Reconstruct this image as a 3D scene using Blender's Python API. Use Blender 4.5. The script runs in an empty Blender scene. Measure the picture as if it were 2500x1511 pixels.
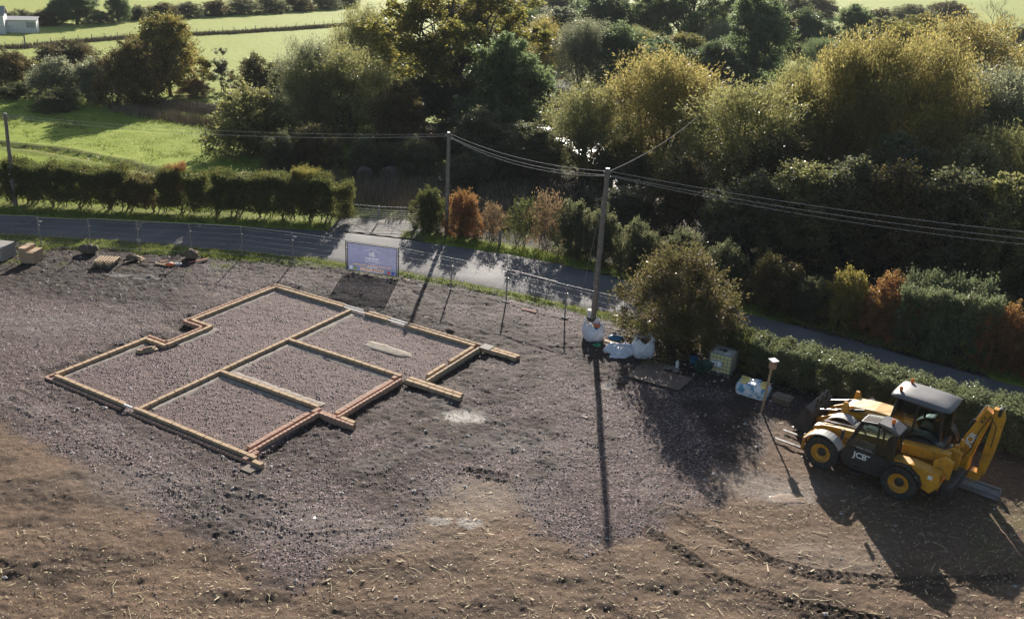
import bpy, math, random
import numpy as np
from mathutils import Matrix, Vector

# ------------------------------------------------------------------ camera, sky, sun, exposure
SC = bpy.context.scene
COL = SC.collection
PITCH, ROLL, CAMH, FPX = math.radians(22.15), math.radians(3.05), 20.2, 2277.0
_r = np.array([1, 0, 0.]); _f = np.array([0, math.cos(PITCH), -math.sin(PITCH)]); _u = np.array([0, math.sin(PITCH), math.cos(PITCH)])
CR = math.cos(ROLL) * _r + math.sin(ROLL) * _u
CU = -math.sin(ROLL) * _r + math.cos(ROLL) * _u
cam = bpy.data.cameras.new('camera'); cam.sensor_width = 36; cam.lens = FPX / 2500 * 36
cam.clip_start = 0.5; cam.clip_end = 4000
camo = bpy.data.objects.new('camera', cam); COL.objects.link(camo)
camo.matrix_world = Matrix(((CR[0], CU[0], -_f[0], 0), (CR[1], CU[1], -_f[1], 0), (CR[2], CU[2], -_f[2], CAMH), (0, 0, 0, 1)))
SC.camera = camo
SUN_EL, SUN_ROT = math.radians(22), math.radians(2.2)
world = bpy.data.worlds.new('World'); SC.world = world; world.use_nodes = True
wn = world.node_tree
sky = wn.nodes.new('ShaderNodeTexSky'); sky.sky_type = 'NISHITA'; sky.sun_disc = False
sky.sun_elevation = SUN_EL; sky.sun_rotation = SUN_ROT; sky.dust_density = 1.2
wn.links.new(sky.outputs[0], wn.nodes['Background'].inputs[0]); wn.nodes['Background'].inputs[1].default_value = 0.06
sun = bpy.data.lights.new('sun', 'SUN'); sun.energy = 5.0; sun.angle = math.radians(0.5); sun.color = (1, 0.925, 0.83)
suno = bpy.data.objects.new('sun', sun); COL.objects.link(suno)
sdir = Vector((math.sin(SUN_ROT) * math.cos(SUN_EL), math.cos(SUN_ROT) * math.cos(SUN_EL), math.sin(SUN_EL)))
suno.rotation_euler = sdir.to_track_quat('Z', 'Y').to_euler(); suno.location = sdir * 300
SC.view_settings.view_transform = 'Standard'; SC.view_settings.look = 'None'; SC.view_settings.gamma = 1
SC.view_settings.exposure = 1.08

# ------------------------------------------------------------------ helpers
K = 2500 / 2464
def G(x, y, z=0.0):
    """survey point: photograph pixel (2464 wide) to the world point at height z"""
    x, y = x * K, y * K
    d = CR * ((x - 1250) / FPX) - CU * ((y - 755.5) / FPX) + _f
    t = (z - CAMH) / d[2]
    return np.array([d[0] * t, d[1] * t, z])
def proj(p):
    q = np.asarray(p, float) - np.array([0, 0, CAMH]); c = q @ _f
    return (1250 + FPX * (q @ CR) / c) / K, (755.5 - FPX * (q @ CU) / c) / K
def height_at(base, topy):
    lo, hi = 0.1, 40
    for _ in range(40):
        m = (lo + hi) / 2
        if proj((base[0], base[1], base[2] + m))[1] > topy: lo = m
        else: hi = m
    return lo
def mpp(base): # metres per (2464) pixel there
    return float((np.asarray(base) - np.array([0, 0, CAMH])) @ _f) / FPX * K
ORD = ['first', 'second', 'third', 'fourth', 'fifth', 'sixth', 'seventh', 'eighth', 'ninth', 'tenth', 'eleventh', 'twelfth', 'thirteenth', 'fourteenth', 'fifteenth', 'sixteenth', 'seventeenth', 'eighteenth', 'nineteenth', 'twentieth']

def tag(o, label=None, cat=None, group=None, kind=None):
    if label: o['label'] = label
    if cat: o['category'] = cat
    if group: o['group'] = group
    if kind: o['kind'] = kind
    return o
def empty(name, loc=(0, 0, 0), rz=0, scale=1):
    o = bpy.data.objects.new(name, None); COL.objects.link(o); o.location = loc; o.rotation_euler = (0, 0, rz)
    o.scale = (scale,) * 3 if not hasattr(scale, '__len__') else scale
    o.empty_display_size = .2
    return o
def link(name, me, mat=None, parent=None, loc=None, rot=None, scale=None):
    o = bpy.data.objects.new(name, me); COL.objects.link(o)
    if mat is not None:
        if len(me.materials) == 0: me.materials.append(mat)
        elif me.materials[0] != mat:
            o.material_slots[0].link = 'OBJECT'; o.material_slots[0].material = mat
    if parent is not None: o.parent = parent
    if loc is not None: o.location = loc
    if rot is not None: o.rotation_euler = rot
    if scale is not None: o.scale = scale
    return o
def np_mesh(name, V, F, smooth=False):
    """fast mesh: V (n,3), F (m,k) all the same k"""
    V = np.asarray(V, np.float32); F = np.asarray(F, np.int32)
    me = bpy.data.meshes.new(name); n, m, k = len(V), len(F), F.shape[1]
    me.vertices.add(n); me.vertices.foreach_set('co', V.ravel())
    me.loops.add(m * k); me.loops.foreach_set('vertex_index', F.ravel())
    me.polygons.add(m); me.polygons.foreach_set('loop_start', np.arange(0, m * k, k, dtype=np.int32))
    try: me.polygons.foreach_set('loop_total', np.full(m, k, np.int32))
    except Exception: pass
    if smooth: me.polygons.foreach_set('use_smooth', np.ones(m, bool))
    me.update(calc_edges=True)
    return me
class MB:
    def __init__(s): s.v = []; s.f = []; s.sm = []
    def add(s, V, F, smooth=False):
        b = len(s.v); s.v += [tuple(map(float, p)) for p in V]; s.f += [tuple(i + b for i in f) for f in F]; s.sm += [smooth] * len(F); return s
    def box(s, x0, x1, y0, y1, z0, z1, bev=0.0, M=None):
        if bev <= 0:
            V = [(x, y, z) for z in (z0, z1) for y in (y0, y1) for x in (x0, x1)]
            F = [(0, 2, 3, 1), (4, 5, 7, 6), (0, 1, 5, 4), (2, 6, 7, 3), (0, 4, 6, 2), (1, 3, 7, 5)]
        else:
            b = min(bev, (x1 - x0) * .45, (y1 - y0) * .45, (z1 - z0) * .45)
            def ring(z, i): return [(x0 + i, y0, z), (x1 - i, y0, z), (x1, y0 + i, z), (x1, y1 - i, z), (x1 - i, y1, z), (x0 + i, y1, z), (x0, y1 - i, z), (x0, y0 + i, z)]
            def inner(z): return [(x0 + b, y0 + b * .6, z), (x1 - b, y0 + b * .6, z), (x1 - b * .6, y0 + b, z), (x1 - b * .6, y1 - b, z), (x1 - b, y1 - b * .6, z), (x0 + b, y1 - b * .6, z), (x0 + b * .6, y1 - b, z), (x0 + b * .6, y0 + b, z)]
            V = inner(z0) + ring(z0 + b * .6, b) + ring(z1 - b * .6, b) + inner(z1)
            F = [tuple(range(7, -1, -1)), tuple(range(24, 32))]
            for r in range(3):
                for i in range(8): F.append((r * 8 + i, r * 8 + (i + 1) % 8, r * 8 + 8 + (i + 1) % 8, r * 8 + 8 + i))
        if M is not None: V = [tuple(M @ Vector(p)) for p in V]
        return s.add(V, F)
    def tube(s, pts, rad, n=8, cap=True, smooth=True):
        pts = [Vector(p) for p in pts]; R = rad if hasattr(rad, '__len__') else [rad] * len(pts)
        V = []; F = []; up = None
        for i, p in enumerate(pts):
            d = (pts[min(i + 1, len(pts) - 1)] - pts[max(i - 1, 0)])
            if d.length < 1e-9: d = Vector((0, 0, 1))
            d.normalize()
            if up is None: up = d.orthogonal().normalized()
            else:
                up = up - d * up.dot(d)
                up = d.orthogonal().normalized() if up.length < 1e-6 else up.normalized()
            w = d.cross(up)
            for j in range(n):
                a = 2 * math.pi * j / n; V.append(p + (up * math.cos(a) + w * math.sin(a)) * R[i])
        for i in range(len(pts) - 1):
            for j in range(n): F.append((i * n + j, i * n + (j + 1) % n, (i + 1) * n + (j + 1) % n, (i + 1) * n + j))
        s.add(V, F, smooth)
        if cap: s.add(V[:n], [tuple(range(n - 1, -1, -1))]); s.add(V[-n:], [tuple(range(n))])
        return s
    def cyl(s, c, r, z0, z1, n=16, r1=None): return s.tube([(c[0], c[1], z0), (c[0], c[1], z1)], [r, r if r1 is None else r1], n)
    def prism(s, poly, y0, y1, axis='y', M=None):
        n = len(poly)
        if axis == 'y': V = [(p[0], y0, p[1]) for p in poly] + [(p[0], y1, p[1]) for p in poly]
        elif axis == 'x': V = [(y0, p[0], p[1]) for p in poly] + [(y1, p[0], p[1]) for p in poly]
        else: V = [(p[0], p[1], y0) for p in poly] + [(p[0], p[1], y1) for p in poly]
        F = [tuple(range(n)), tuple(range(2 * n - 1, n - 1, -1))] + [(i, i + n, (i + 1) % n + n, (i + 1) % n) for i in range(n)]
        if M is not None: V = [tuple(M @ Vector(p)) for p in V]
        return s.add(V, F)
    def lathe(s, prof, axis='z', c=(0, 0, 0), n=24, cap=True):
        V = []; F = []
        for r, h in prof:
            for j in range(n):
                a = 2 * math.pi * j / n
                p = (r * math.cos(a), r * math.sin(a), h) if axis == 'z' else (r * math.cos(a), h, r * math.sin(a))
                V.append((p[0] + c[0], p[1] + c[1], p[2] + c[2]))
        for i in range(len(prof) - 1):
            for j in range(n): F.append((i * n + j, i * n + (j + 1) % n, (i + 1) * n + (j + 1) % n, (i + 1) * n + j))
        s.add(V, F, False)
        if cap: s.add(V[:n], [tuple(range(n))]); s.add(V[-n:], [tuple(range(n - 1, -1, -1))])
        return s
    def mesh(s, name):
        me = bpy.data.meshes.new(name); me.from_pydata(s.v, [], s.f)
        me.polygons.foreach_set('use_smooth', s.sm); me.validate(); me.update()
        import bmesh
        bm = bmesh.new(); bm.from_mesh(me); bmesh.ops.recalc_face_normals(bm, faces=bm.faces); bm.to_mesh(me); bm.free()
        return me
    def build(s, name, mat=None, parent=None, **k): return link(name, s.mesh(name), mat, parent, **k)

# numpy value noise
def _h(ix, iy, seed):
    n = (ix.astype(np.int64) * 374761393 + iy.astype(np.int64) * 668265263 + seed * 1442695041) & 0xffffffff
    n = ((n ^ (n >> 13)) * 1274126177) & 0xffffffff
    return ((n ^ (n >> 16)) & 0xffff) / 65535.0
def vnoise(x, y, seed=0):
    ix = np.floor(x); iy = np.floor(y); fx = x - ix; fy = y - iy
    fx = fx * fx * (3 - 2 * fx); fy = fy * fy * (3 - 2 * fy)
    a = _h(ix, iy, seed); b = _h(ix + 1, iy, seed); c = _h(ix, iy + 1, seed); d = _h(ix + 1, iy + 1, seed)
    return (a + (b - a) * fx) * (1 - fy) + (c + (d - c) * fx) * fy
def fbm(x, y, sc, oct=4, seed=0, gain=.5):
    t = 0; a = 1; s = 0
    for o in range(oct):
        t = t + a * vnoise(x / sc + 17.3 * o, y / sc - 9.1 * o, seed + o); s += a; a *= gain; sc /= 2.03
    return t / s * 2 - 1
def sstep(a, b, x): t = np.clip((x - a) / (b - a), 0, 1); return t * t * (3 - 2 * t)
def dist_poly(X, Y, pts, closed=False, want_s=False):
    best = np.full(X.shape, 1e9); S = np.zeros(X.shape); side = np.zeros(X.shape); acc = 0
    P = list(pts) + ([pts[0]] if closed else [])
    for (ax, ay), (bx, by) in zip(P, P[1:]):
        dx, dy = bx - ax, by - ay; L = math.hypot(dx, dy) + 1e-9
        t = np.clip(((X - ax) * dx + (Y - ay) * dy) / L / L, 0, 1)
        ex = X - ax - t * dx; ey = Y - ay - t * dy; d = np.hypot(ex, ey); m = d < best
        best = np.where(m, d, best)
        if want_s: S = np.where(m, acc + t * L, S); side = np.where(m, (dx * ey - dy * ex) / L, side)
        acc += L
    return (best, S, side) if want_s else best
def in_poly(X, Y, pts):
    ins = np.zeros(X.shape, bool); n = len(pts)
    for i in range(n):
        ax, ay = pts[i]; bx, by = pts[(i + 1) % n]
        c = ((ay > Y) != (by > Y)) & (X < (bx - ax) * (Y - ay) / (by - ay + 1e-12) + ax); ins ^= c
    return ins
def sd_poly(X, Y, pts): # positive inside
    d = dist_poly(X, Y, pts, True); return np.where(in_poly(X, Y, pts), d, -d)

# ------------------------------------------------------------------ materials
class NT:
    def __init__(s, name):
        s.m = bpy.data.materials.new(name); s.m.use_nodes = True; s.t = s.m.node_tree; s.n = s.t.nodes
        s.b = s.n['Principled BSDF']; s.out = s.n['Material Output']
    def new(s, t, **k):
        n = s.n.new(t)
        for a, v in k.items():
            if a == 'op': n.operation = v
            else: setattr(n, a, v)
        return n
    def l(s, a, b): s.t.links.new(a, b)
    def coord(s, kind='Object'): return s.new('ShaderNodeTexCoord').outputs[kind]
    def pos(s): return s.new('ShaderNodeNewGeometry').outputs['Position']
    def noise(s, vec, scale, detail=4, rough=.55, dist=0):
        n = s.new('ShaderNodeTexNoise'); n.inputs['Scale'].default_value = scale; n.inputs['Detail'].default_value = detail
        n.inputs['Roughness'].default_value = rough; n.inputs['Distortion'].default_value = dist
        if vec is not None: s.l(vec, n.inputs['Vector'])
        return n.outputs['Fac']
    def voro(s, vec, scale, out='Distance'):
        n = s.new('ShaderNodeTexVoronoi'); n.inputs['Scale'].default_value = scale; s.l(vec, n.inputs['Vector']); return n.outputs[out]
    def ramp(s, fac, stops):
        n = s.new('ShaderNodeValToRGB'); e = n.color_ramp.elements
        while len(e) < len(stops): e.new(.5)
        for i, (p, c) in enumerate(stops): e[i].position = p; e[i].color = (*c, 1) if len(c) == 3 else c
        s.l(fac, n.inputs[0]); return n.outputs[0]
    def math(s, op, a, b=None, clamp=False):
        n = s.new('ShaderNodeMath', op=op); n.use_clamp = clamp
        for i, q in enumerate((a, b)):
            if q is None: continue
            if isinstance(q, (int, float)): n.inputs[i].default_value = q
            else: s.l(q, n.inputs[i])
        return n.outputs[0]
    def mix(s, fac, a, b, blend='MIX'):
        n = s.new('ShaderNodeMix', data_type='RGBA', blend_type=blend)
        for i, q in ((0, fac), (6, a), (7, b)):
            if isinstance(q, (int, float)): n.inputs[i].default_value = q
            elif isinstance(q, tuple): n.inputs[i].default_value = (*q, 1)
            else: s.l(q, n.inputs[i])
        return n.outputs[2]
    def mrange(s, v, a, b, c=0., d=1.):
        n = s.new('ShaderNodeMapRange'); s.l(v, n.inputs[0])
        for i, q in enumerate((a, b, c, d)): n.inputs[i + 1].default_value = q
        return n.outputs[0]
    def bump(s, h, strength=.4, dist=.02, normal=None):
        n = s.new('ShaderNodeBump'); n.inputs['Strength'].default_value = strength; n.inputs['Distance'].default_value = dist
        s.l(h, n.inputs['Height'])
        if normal is not None: s.l(normal, n.inputs['Normal'])
        return n.outputs[0]
    def set(s, color=None, rough=None, metal=None, normal=None, spec=None):
        for k, v in (('Base Color', color), ('Roughness', rough), ('Metallic', metal), ('Normal', normal), ('Specular IOR Level', spec)):
            if v is None: continue
            if isinstance(v, tuple): s.b.inputs[k].default_value = (*v, 1)
            elif isinstance(v, (int, float)): s.b.inputs[k].default_value = v
            else: s.l(v, s.b.inputs[k])
        return s.m
def surf(name, c, rough=.6, metal=0., var=.25, scale=3., dirt=None, dirt_amt=.5, bump=.15, bscale=None, spec=.5):
    """painted / solid surface with tonal variation, grime and fine relief"""
    t = NT(name); v = t.coord(); n = t.noise(v, scale, 5, .6); rnd = t.new('ShaderNodeObjectInfo').outputs['Random']
    lo = tuple(max(0, x * (1 - var)) for x in c); hi = tuple(min(1, x * (1 + var)) for x in c)
    col = t.mix(t.mrange(n, .3, .7), lo, hi)
    col = t.mix(t.math('MULTIPLY', rnd, var * .6), col, tuple(x * .55 for x in c))
    if dirt:
        d = t.noise(v, scale * 1.7, 8, .7); col = t.mix(t.math('MULTIPLY', t.mrange(d, .48, .66), dirt_amt), col, dirt)
    nr = t.noise(v, bscale or scale * 12, 3)
    return t.set(col, t.mrange(n, .3, .7, max(.05, rough - .1), min(1, rough + .12)), metal, t.bump(nr, bump, .01), spec)
def glassy(name, c=(.02, .025, .03), rough=.05):
    t = NT(name); v = t.coord(); n = t.noise(v, 2.5, 5)
    b = t.b; b.inputs['Base Color'].default_value = (.85, .9, .9, 1); b.inputs['Transmission Weight'].default_value = 1; b.inputs['IOR'].default_value = 1.02
    t.l(t.mrange(n, .4, .75, .02, .2), b.inputs['Roughness'])
    g = t.new('ShaderNodeBsdfTransparent'); g.inputs[0].default_value = (.68, .75, .74, 1)
    gl = t.new('ShaderNodeBsdfGlossy'); t.l(t.mrange(n, .4, .75, .03, .3), gl.inputs['Roughness'])
    fr = t.new('ShaderNodeFresnel'); fr.inputs[0].default_value = 1.5
    mx = t.new('ShaderNodeMixShader'); t.l(fr.outputs[0], mx.inputs[0]); t.l(g.outputs[0], mx.inputs[1]); t.l(gl.outputs[0], mx.inputs[2])
    t.l(mx.outputs[0], t.out.inputs[0]); return t.m
def leafmat(name, dark, mid, warm, warm_amt=.25, trans=.45, gloss=.35, clump=.35):
    """leaves: per-leaf, clump and tree variation, light through the blade, a waxy sheen"""
    t = NT(name); v = t.coord(); g = t.new('ShaderNodeNewGeometry'); isl = g.outputs['Random Per Island']
    oi = t.new('ShaderNodeObjectInfo').outputs['Random']
    n = t.noise(v, clump, 3, .5)
    col = t.mix(t.mrange(t.math('ADD', t.math('MULTIPLY', isl, .6), t.math('MULTIPLY', n, .6)), .3, .85), dark, mid)
    w = t.math('ADD', t.math('ADD', t.math('MULTIPLY', t.noise(v, clump * 1.6, 3), .9), t.math('MULTIPLY', isl, .35)), t.math('MULTIPLY', oi, .15))
    col = t.mix(t.mrange(w, .86 - warm_amt * .55, 1.05 - warm_amt * .3), col, warm)
    d = t.new('ShaderNodeBsdfDiffuse'); tr = t.new('ShaderNodeBsdfTranslucent'); gl = t.new('ShaderNodeBsdfGlossy')
    t.l(col, d.inputs[0]); t.l(t.mix(.35, col, tuple(min(1, x * 2.6) for x in mid)), tr.inputs[0])
    gl.inputs['Roughness'].default_value = gloss + .12; gl.inputs['Color'].default_value = (1, 1, 1, 1)
    m1 = t.new('ShaderNodeMixShader'); m1.inputs[0].default_value = trans; t.l(d.outputs[0], m1.inputs[1]); t.l(tr.outputs[0], m1.inputs[2])
    fr = t.new('ShaderNodeFresnel'); fr.inputs[0].default_value = 1.42
    m2 = t.new('ShaderNodeMixShader'); t.l(t.math('MULTIPLY', fr.outputs[0], .07), m2.inputs[0]); t.l(m1.outputs[0], m2.inputs[1]); t.l(gl.outputs[0], m2.inputs[2])
    t.l(m2.outputs[0], t.out.inputs[0]); return t.m

M = {}
M['bark'] = surf('bark', (.075, .062, .05), .9, var=.4, scale=6, bump=.5)
M['twig'] = surf('twig', (.085, .066, .055), .9, var=.4, scale=6, bump=.3)
M['pole'] = surf('weathered_pole_wood', (.21, .175, .15), .85, var=.3, scale=4, dirt=(.09, .075, .06), bump=.4)
M['galv'] = surf('galvanised_steel', (.30, .30, .30), .55, .7, var=.15, scale=8, bump=.05)
M['wire'] = surf('cable_grey', (.36, .35, .34), .9, 0., var=.1)
M['timber'] = surf('timber', (.44, .30, .17), .75, var=.25, scale=5, dirt=(.2, .13, .08), bump=.25)
M['oldtimber'] = surf('grey_pallet_timber', (.25, .19, .14), .85, var=.35, scale=5, dirt=(.09, .07, .055), bump=.3)
M['ply'] = surf('ply_sheet', (.20, .135, .10), .8, var=.25, scale=1.2, dirt=(.10, .075, .06), bump=.15)
M['red_timber'] = surf('red_timber', (.36, .13, .085), .75, var=.25, scale=5)
M['block'] = surf('buff_block', (.45, .315, .19), .92, var=.22, scale=2.5, dirt=(.20, .15, .10), dirt_amt=.45, bump=.35, bscale=40)
M['brick'] = surf('red_brick', (.45, .27, .19), .9, var=.28, scale=2.5, dirt=(.17, .11, .08), dirt_amt=.5, bump=.35, bscale=40)
M['buffbrick'] = surf('buff_brick', (.42, .31, .205), .9, var=.24, scale=2.5, dirt=(.19, .14, .10), bump=.35, bscale=40)
M['greyblock'] = surf('grey_block', (.30, .275, .25), .92, var=.2, scale=2.5, bump=.35, bscale=40)
M['concrete'] = surf('footing_concrete', (.29, .25, .21), .92, var=.3, scale=1.6, dirt=(.12, .09, .075), dirt_amt=.85, bump=.5, bscale=14)
M['mortar'] = surf('mortar', (.20, .16, .125), .95, var=.3, scale=3, bump=.4)
M['white'] = surf('white_board', (.72, .71, .68), .6, var=.1, dirt=(.4, .36, .3), dirt_amt=.3)
M['yellow'] = surf('machine_yellow', (.62, .29, .018), .42, var=.16, scale=2.2, dirt=(.13, .085, .045), dirt_amt=.6, bump=.06)
M['yellow_dusty'] = surf('machine_yellow_bonnet', (.66, .40, .12), .4, var=.16, scale=2, dirt=(.4, .3, .18), dirt_amt=.5, bump=.05)
M['black'] = surf('machine_black', (.022, .022, .024), .45, var=.3, scale=3, dirt=(.10, .085, .065), dirt_amt=.5, bump=.08)
M['rubber'] = surf('tyre_rubber', (.024, .023, .023), .85, var=.3, scale=4, dirt=(.11, .085, .06), dirt_amt=.7, bump=.3)
M['roofgrey'] = surf('cab_roof_grey', (.12, .118, .122), .5, var=.12, scale=1.5, dirt=(.2, .18, .16), dirt_amt=.35, bump=.04)
M['guard'] = surf('mudguard_grey', (.34, .33, .31), .6, var=.15, dirt=(.16, .13, .10), dirt_amt=.5)
M['steel_dark'] = surf('bucket_steel', (.06, .058, .06), .5, .4, var=.3, scale=3, dirt=(.14, .11, .085), dirt_amt=.5)
M['steel_grey'] = surf('worn_plate_steel', (.30, .28, .27), .5, .4, var=.25, scale=2, dirt=(.15, .11, .08), dirt_amt=.6)
M['fork'] = surf('fork_steel', (.12, .115, .11), .4, .7, var=.2, scale=3)
M['chrome'] = surf('ram_chrome', (.55, .55, .55), .25, .9, var=.05)
M['decal'] = surf('decal_white', (.78, .78, .76), .5, var=.05)
M['green_decal'] = surf('decal_green', (.03, .27, .19), .5, var=.05)
M['seat'] = surf('seat_fabric', (.05, .045, .04), .9, var=.2)
M['glass'] = glassy('cab_glass')
t = NT('orange_lens'); M['orange'] = t.set((.85, .20, .01), .2); t.b.inputs['Coat Weight'].default_value = .5; t.b.inputs['Subsurface Weight'].default_value = .2
t = NT('bulk_bag'); v = t.coord(); n = t.noise(v, 6, 5); col = t.mix(t.mrange(n, .3, .75), (.60, .60, .66), (.82, .82, .86))
w = t.new('ShaderNodeTexWave'); w.bands_direction = 'Z'; w.inputs['Scale'].default_value = 4.6; w.inputs['Distortion'].default_value = 1.5; t.l(v, w.inputs['Vector'])
blk = t.noise(v, 16, 2); msk = t.math('MULTIPLY', t.mrange(w.outputs[0], .72, .8), t.mrange(blk, .5, .56))
M['bag'] = t.set(t.mix(t.math('MULTIPLY', msk, .7), col, (.10, .09, .16)), .6, None, t.bump(t.noise(v, 22, 3), .35, .02))
t.b.inputs['Transmission Weight'].default_value = .0
M['bagyellow'] = surf('yellow_bag_print', (.68, .55, .16), .55, var=.3, scale=6)
M['bagblue'] = surf('blue_plastic', (.03, .13, .24), .45, var=.2)
M['greenpl'] = surf('green_plastic', (.02, .22, .10), .5, var=.2)
M['darkgreen'] = surf('barrow_green', (.015, .06, .04), .5, var=.2)
M['orangepl'] = surf('orange_plastic', (.75, .16, .03), .6, var=.2)
M['sack'] = surf('brown_sack', (.13, .095, .065), .95, var=.3, scale=4, bump=.5)
t = NT('ibc_plastic'); v = t.coord(); n = t.noise(v, 3, 4); t.b.inputs['Subsurface Weight'].default_value = .25
M['ibc'] = t.set(t.mix(n, (.60, .55, .24), (.78, .72, .38)), .45)
t = NT('ibc_milky_top'); v = t.coord(); n = t.noise(v, 5, 6); M['ibctop'] = t.set(t.mix(t.mrange(n, .35, .65), (.30, .29, .24), (.62, .60, .50)), .5)
t = NT('wrap_film'); v = t.coord(); n = t.noise(v, 4.5, 5, .6); n2 = t.noise(v, 3.1, 3)
M['wrap'] = t.set(t.mix(t.mrange(n2, .5, .62), t.mix(t.mrange(n, .35, .65), (.62, .66, .72), (.80, .82, .84)), (.10, .30, .48)), .22, None, t.bump(t.noise(v, 14, 4), .6, .03))
t = NT('bales'); v = t.coord(); M['bale'] = t.set(t.ramp(t.noise(v, 5, 5), [(.3, (.05, .038, .03)), (.7, (.11, .085, .065))]), .95, None, t.bump(t.noise(v, 30, 3), .8, .05))
t = NT('stone'); oi = t.new('ShaderNodeNewGeometry').outputs['Random Per Island']
M['gravel'] = t.set(t.ramp(oi, [(0, (.040, .028, .029)), (.4, (.100, .070, .064)), (.75, (.185, .134, .122)), (.93, (.29, .22, .215)), (1, (.55, .46, .44))]), .6, None, None, .22)
t = NT('maize_stalk'); oi = t.new('ShaderNodeNewGeometry').outputs['Random Per Island']
M['straw'] = t.set(t.ramp(oi, [(0, (.26, .19, .10)), (.5, (.46, .36, .20)), (1, (.66, .56, .36))]), .7)
t = NT('grass_blade'); oi = t.new('ShaderNodeNewGeometry').outputs['Random Per Island']
col = t.ramp(oi, [(0, (.08, .12, .018)), (.6, (.20, .25, .04)), (1, (.36, .34, .10))])
t.set(col, .5); t.b.inputs['Subsurface Weight'].default_value = 0
tr = t.new('ShaderNodeBsdfTranslucent'); t.l(col, tr.inputs[0]); mx = t.new('ShaderNodeMixShader'); mx.inputs[0].default_value = .45
t.l(t.b.outputs[0], mx.inputs[1]); t.l(tr.outputs[0], mx.inputs[2]); t.l(mx.outputs[0], t.out.inputs[0]); M['blade'] = t.m
t = NT('dead_stems'); oi = t.new('ShaderNodeNewGeometry').outputs['Random Per Island']
M['deadgrass'] = t.set(t.ramp(oi, [(0, (.10, .075, .055)), (.6, (.21, .155, .10)), (1, (.36, .28, .17))]), .9)

# site ground: masks come from the mesh (soil, grass, topsoil / pale, wet, pink)
t = NT('site_ground'); p = t.pos()
a1 = t.new('ShaderNodeAttribute', attribute_name='mask_a'); a2 = t.new('ShaderNodeAttribute', attribute_name='mask_b')
s1 = t.new('ShaderNodeSeparateColor'); t.l(a1.outputs['Color'], s1.inputs[0]); s2 = t.new('ShaderNodeSeparateColor'); t.l(a2.outputs['Color'], s2.inputs[0])
vc = t.voro(p, 17, 'Color'); vs = t.new('ShaderNodeSeparateColor'); t.l(vc, vs.inputs[0])
n1 = t.noise(p, .55, 5, .6); n2 = t.noise(p, 5, 5, .65); n3 = t.noise(p, 28, 3, .6)
grav = t.ramp(vs.outputs[0], [(0, (.018, .012, .013)), (.45, (.084, .060, .054)), (.82, (.190, .138, .124)), (1, (.46, .36, .35))])
grav = t.mix(t.mrange(n1, .35, .65), grav, t.mix(.6, grav, (.085, .060, .050)))
grav = t.mix(t.math('MULTIPLY', s2.outputs[2], .75), grav, t.mix(.5, grav, (.225, .155, .148)))
soil = t.ramp(n2, [(.25, (.095, .058, .036)), (.5, (.185, .120, .076)), (.75, (.260, .178, .118))])
soil = t.mix(t.mrange(n3, .35, .7), soil, t.mix(.5, soil, (.08, .055, .038)))
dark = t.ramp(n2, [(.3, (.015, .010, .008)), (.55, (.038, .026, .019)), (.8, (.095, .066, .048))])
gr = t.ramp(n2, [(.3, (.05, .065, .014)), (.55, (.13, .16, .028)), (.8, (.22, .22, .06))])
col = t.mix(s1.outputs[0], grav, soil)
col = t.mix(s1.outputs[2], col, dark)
col = t.mix(s2.outputs[0], col, t.mix(t.mrange(n3, .35, .65), (.24, .215, .19), (.46, .42, .38)))
col = t.mix(s1.outputs[1], col, gr)
col = t.mix(t.math('MULTIPLY', s2.outputs[1], .55), col, (.05, .042, .036))
hgt = t.math('ADD', t.math('MULTIPLY', vs.outputs[1], .45), t.math('ADD', n3, t.math('MULTIPLY', n2, 1.2)))
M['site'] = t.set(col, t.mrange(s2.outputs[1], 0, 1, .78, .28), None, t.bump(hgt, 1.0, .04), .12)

# far fields
t = NT('pasture'); p = t.pos()
a1 = t.new('ShaderNodeAttribute', attribute_name='mask_a'); s1 = t.new('ShaderNodeSeparateColor'); t.l(a1.outputs['Color'], s1.inputs[0])
n1 = t.noise(p, .045, 4, .6); n2 = t.noise(p, 1.1, 5, .65); n3 = t.noise(p, 7, 3, .6)
g = t.ramp(t.math('ADD', t.math('MULTIPLY', n2, .6), t.math('MULTIPLY', n1, .4)), [(.3, (.12, .185, .020)), (.5, (.22, .29, .040)), (.72, (.32, .36, .065))])
g = t.mix(t.math('MULTIPLY', t.mrange(n3, .35, .7), .4), g, (.26, .26, .07))
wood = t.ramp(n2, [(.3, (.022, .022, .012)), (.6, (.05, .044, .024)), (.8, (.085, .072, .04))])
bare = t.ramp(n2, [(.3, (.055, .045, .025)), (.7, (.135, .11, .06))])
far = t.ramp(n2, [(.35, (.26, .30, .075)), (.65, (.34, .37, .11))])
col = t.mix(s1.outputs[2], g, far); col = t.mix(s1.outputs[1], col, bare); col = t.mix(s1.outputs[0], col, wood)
M['field'] = t.set(col, .8, None, t.bump(t.math('ADD', n3, n2), .8, .10), .04)

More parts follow.
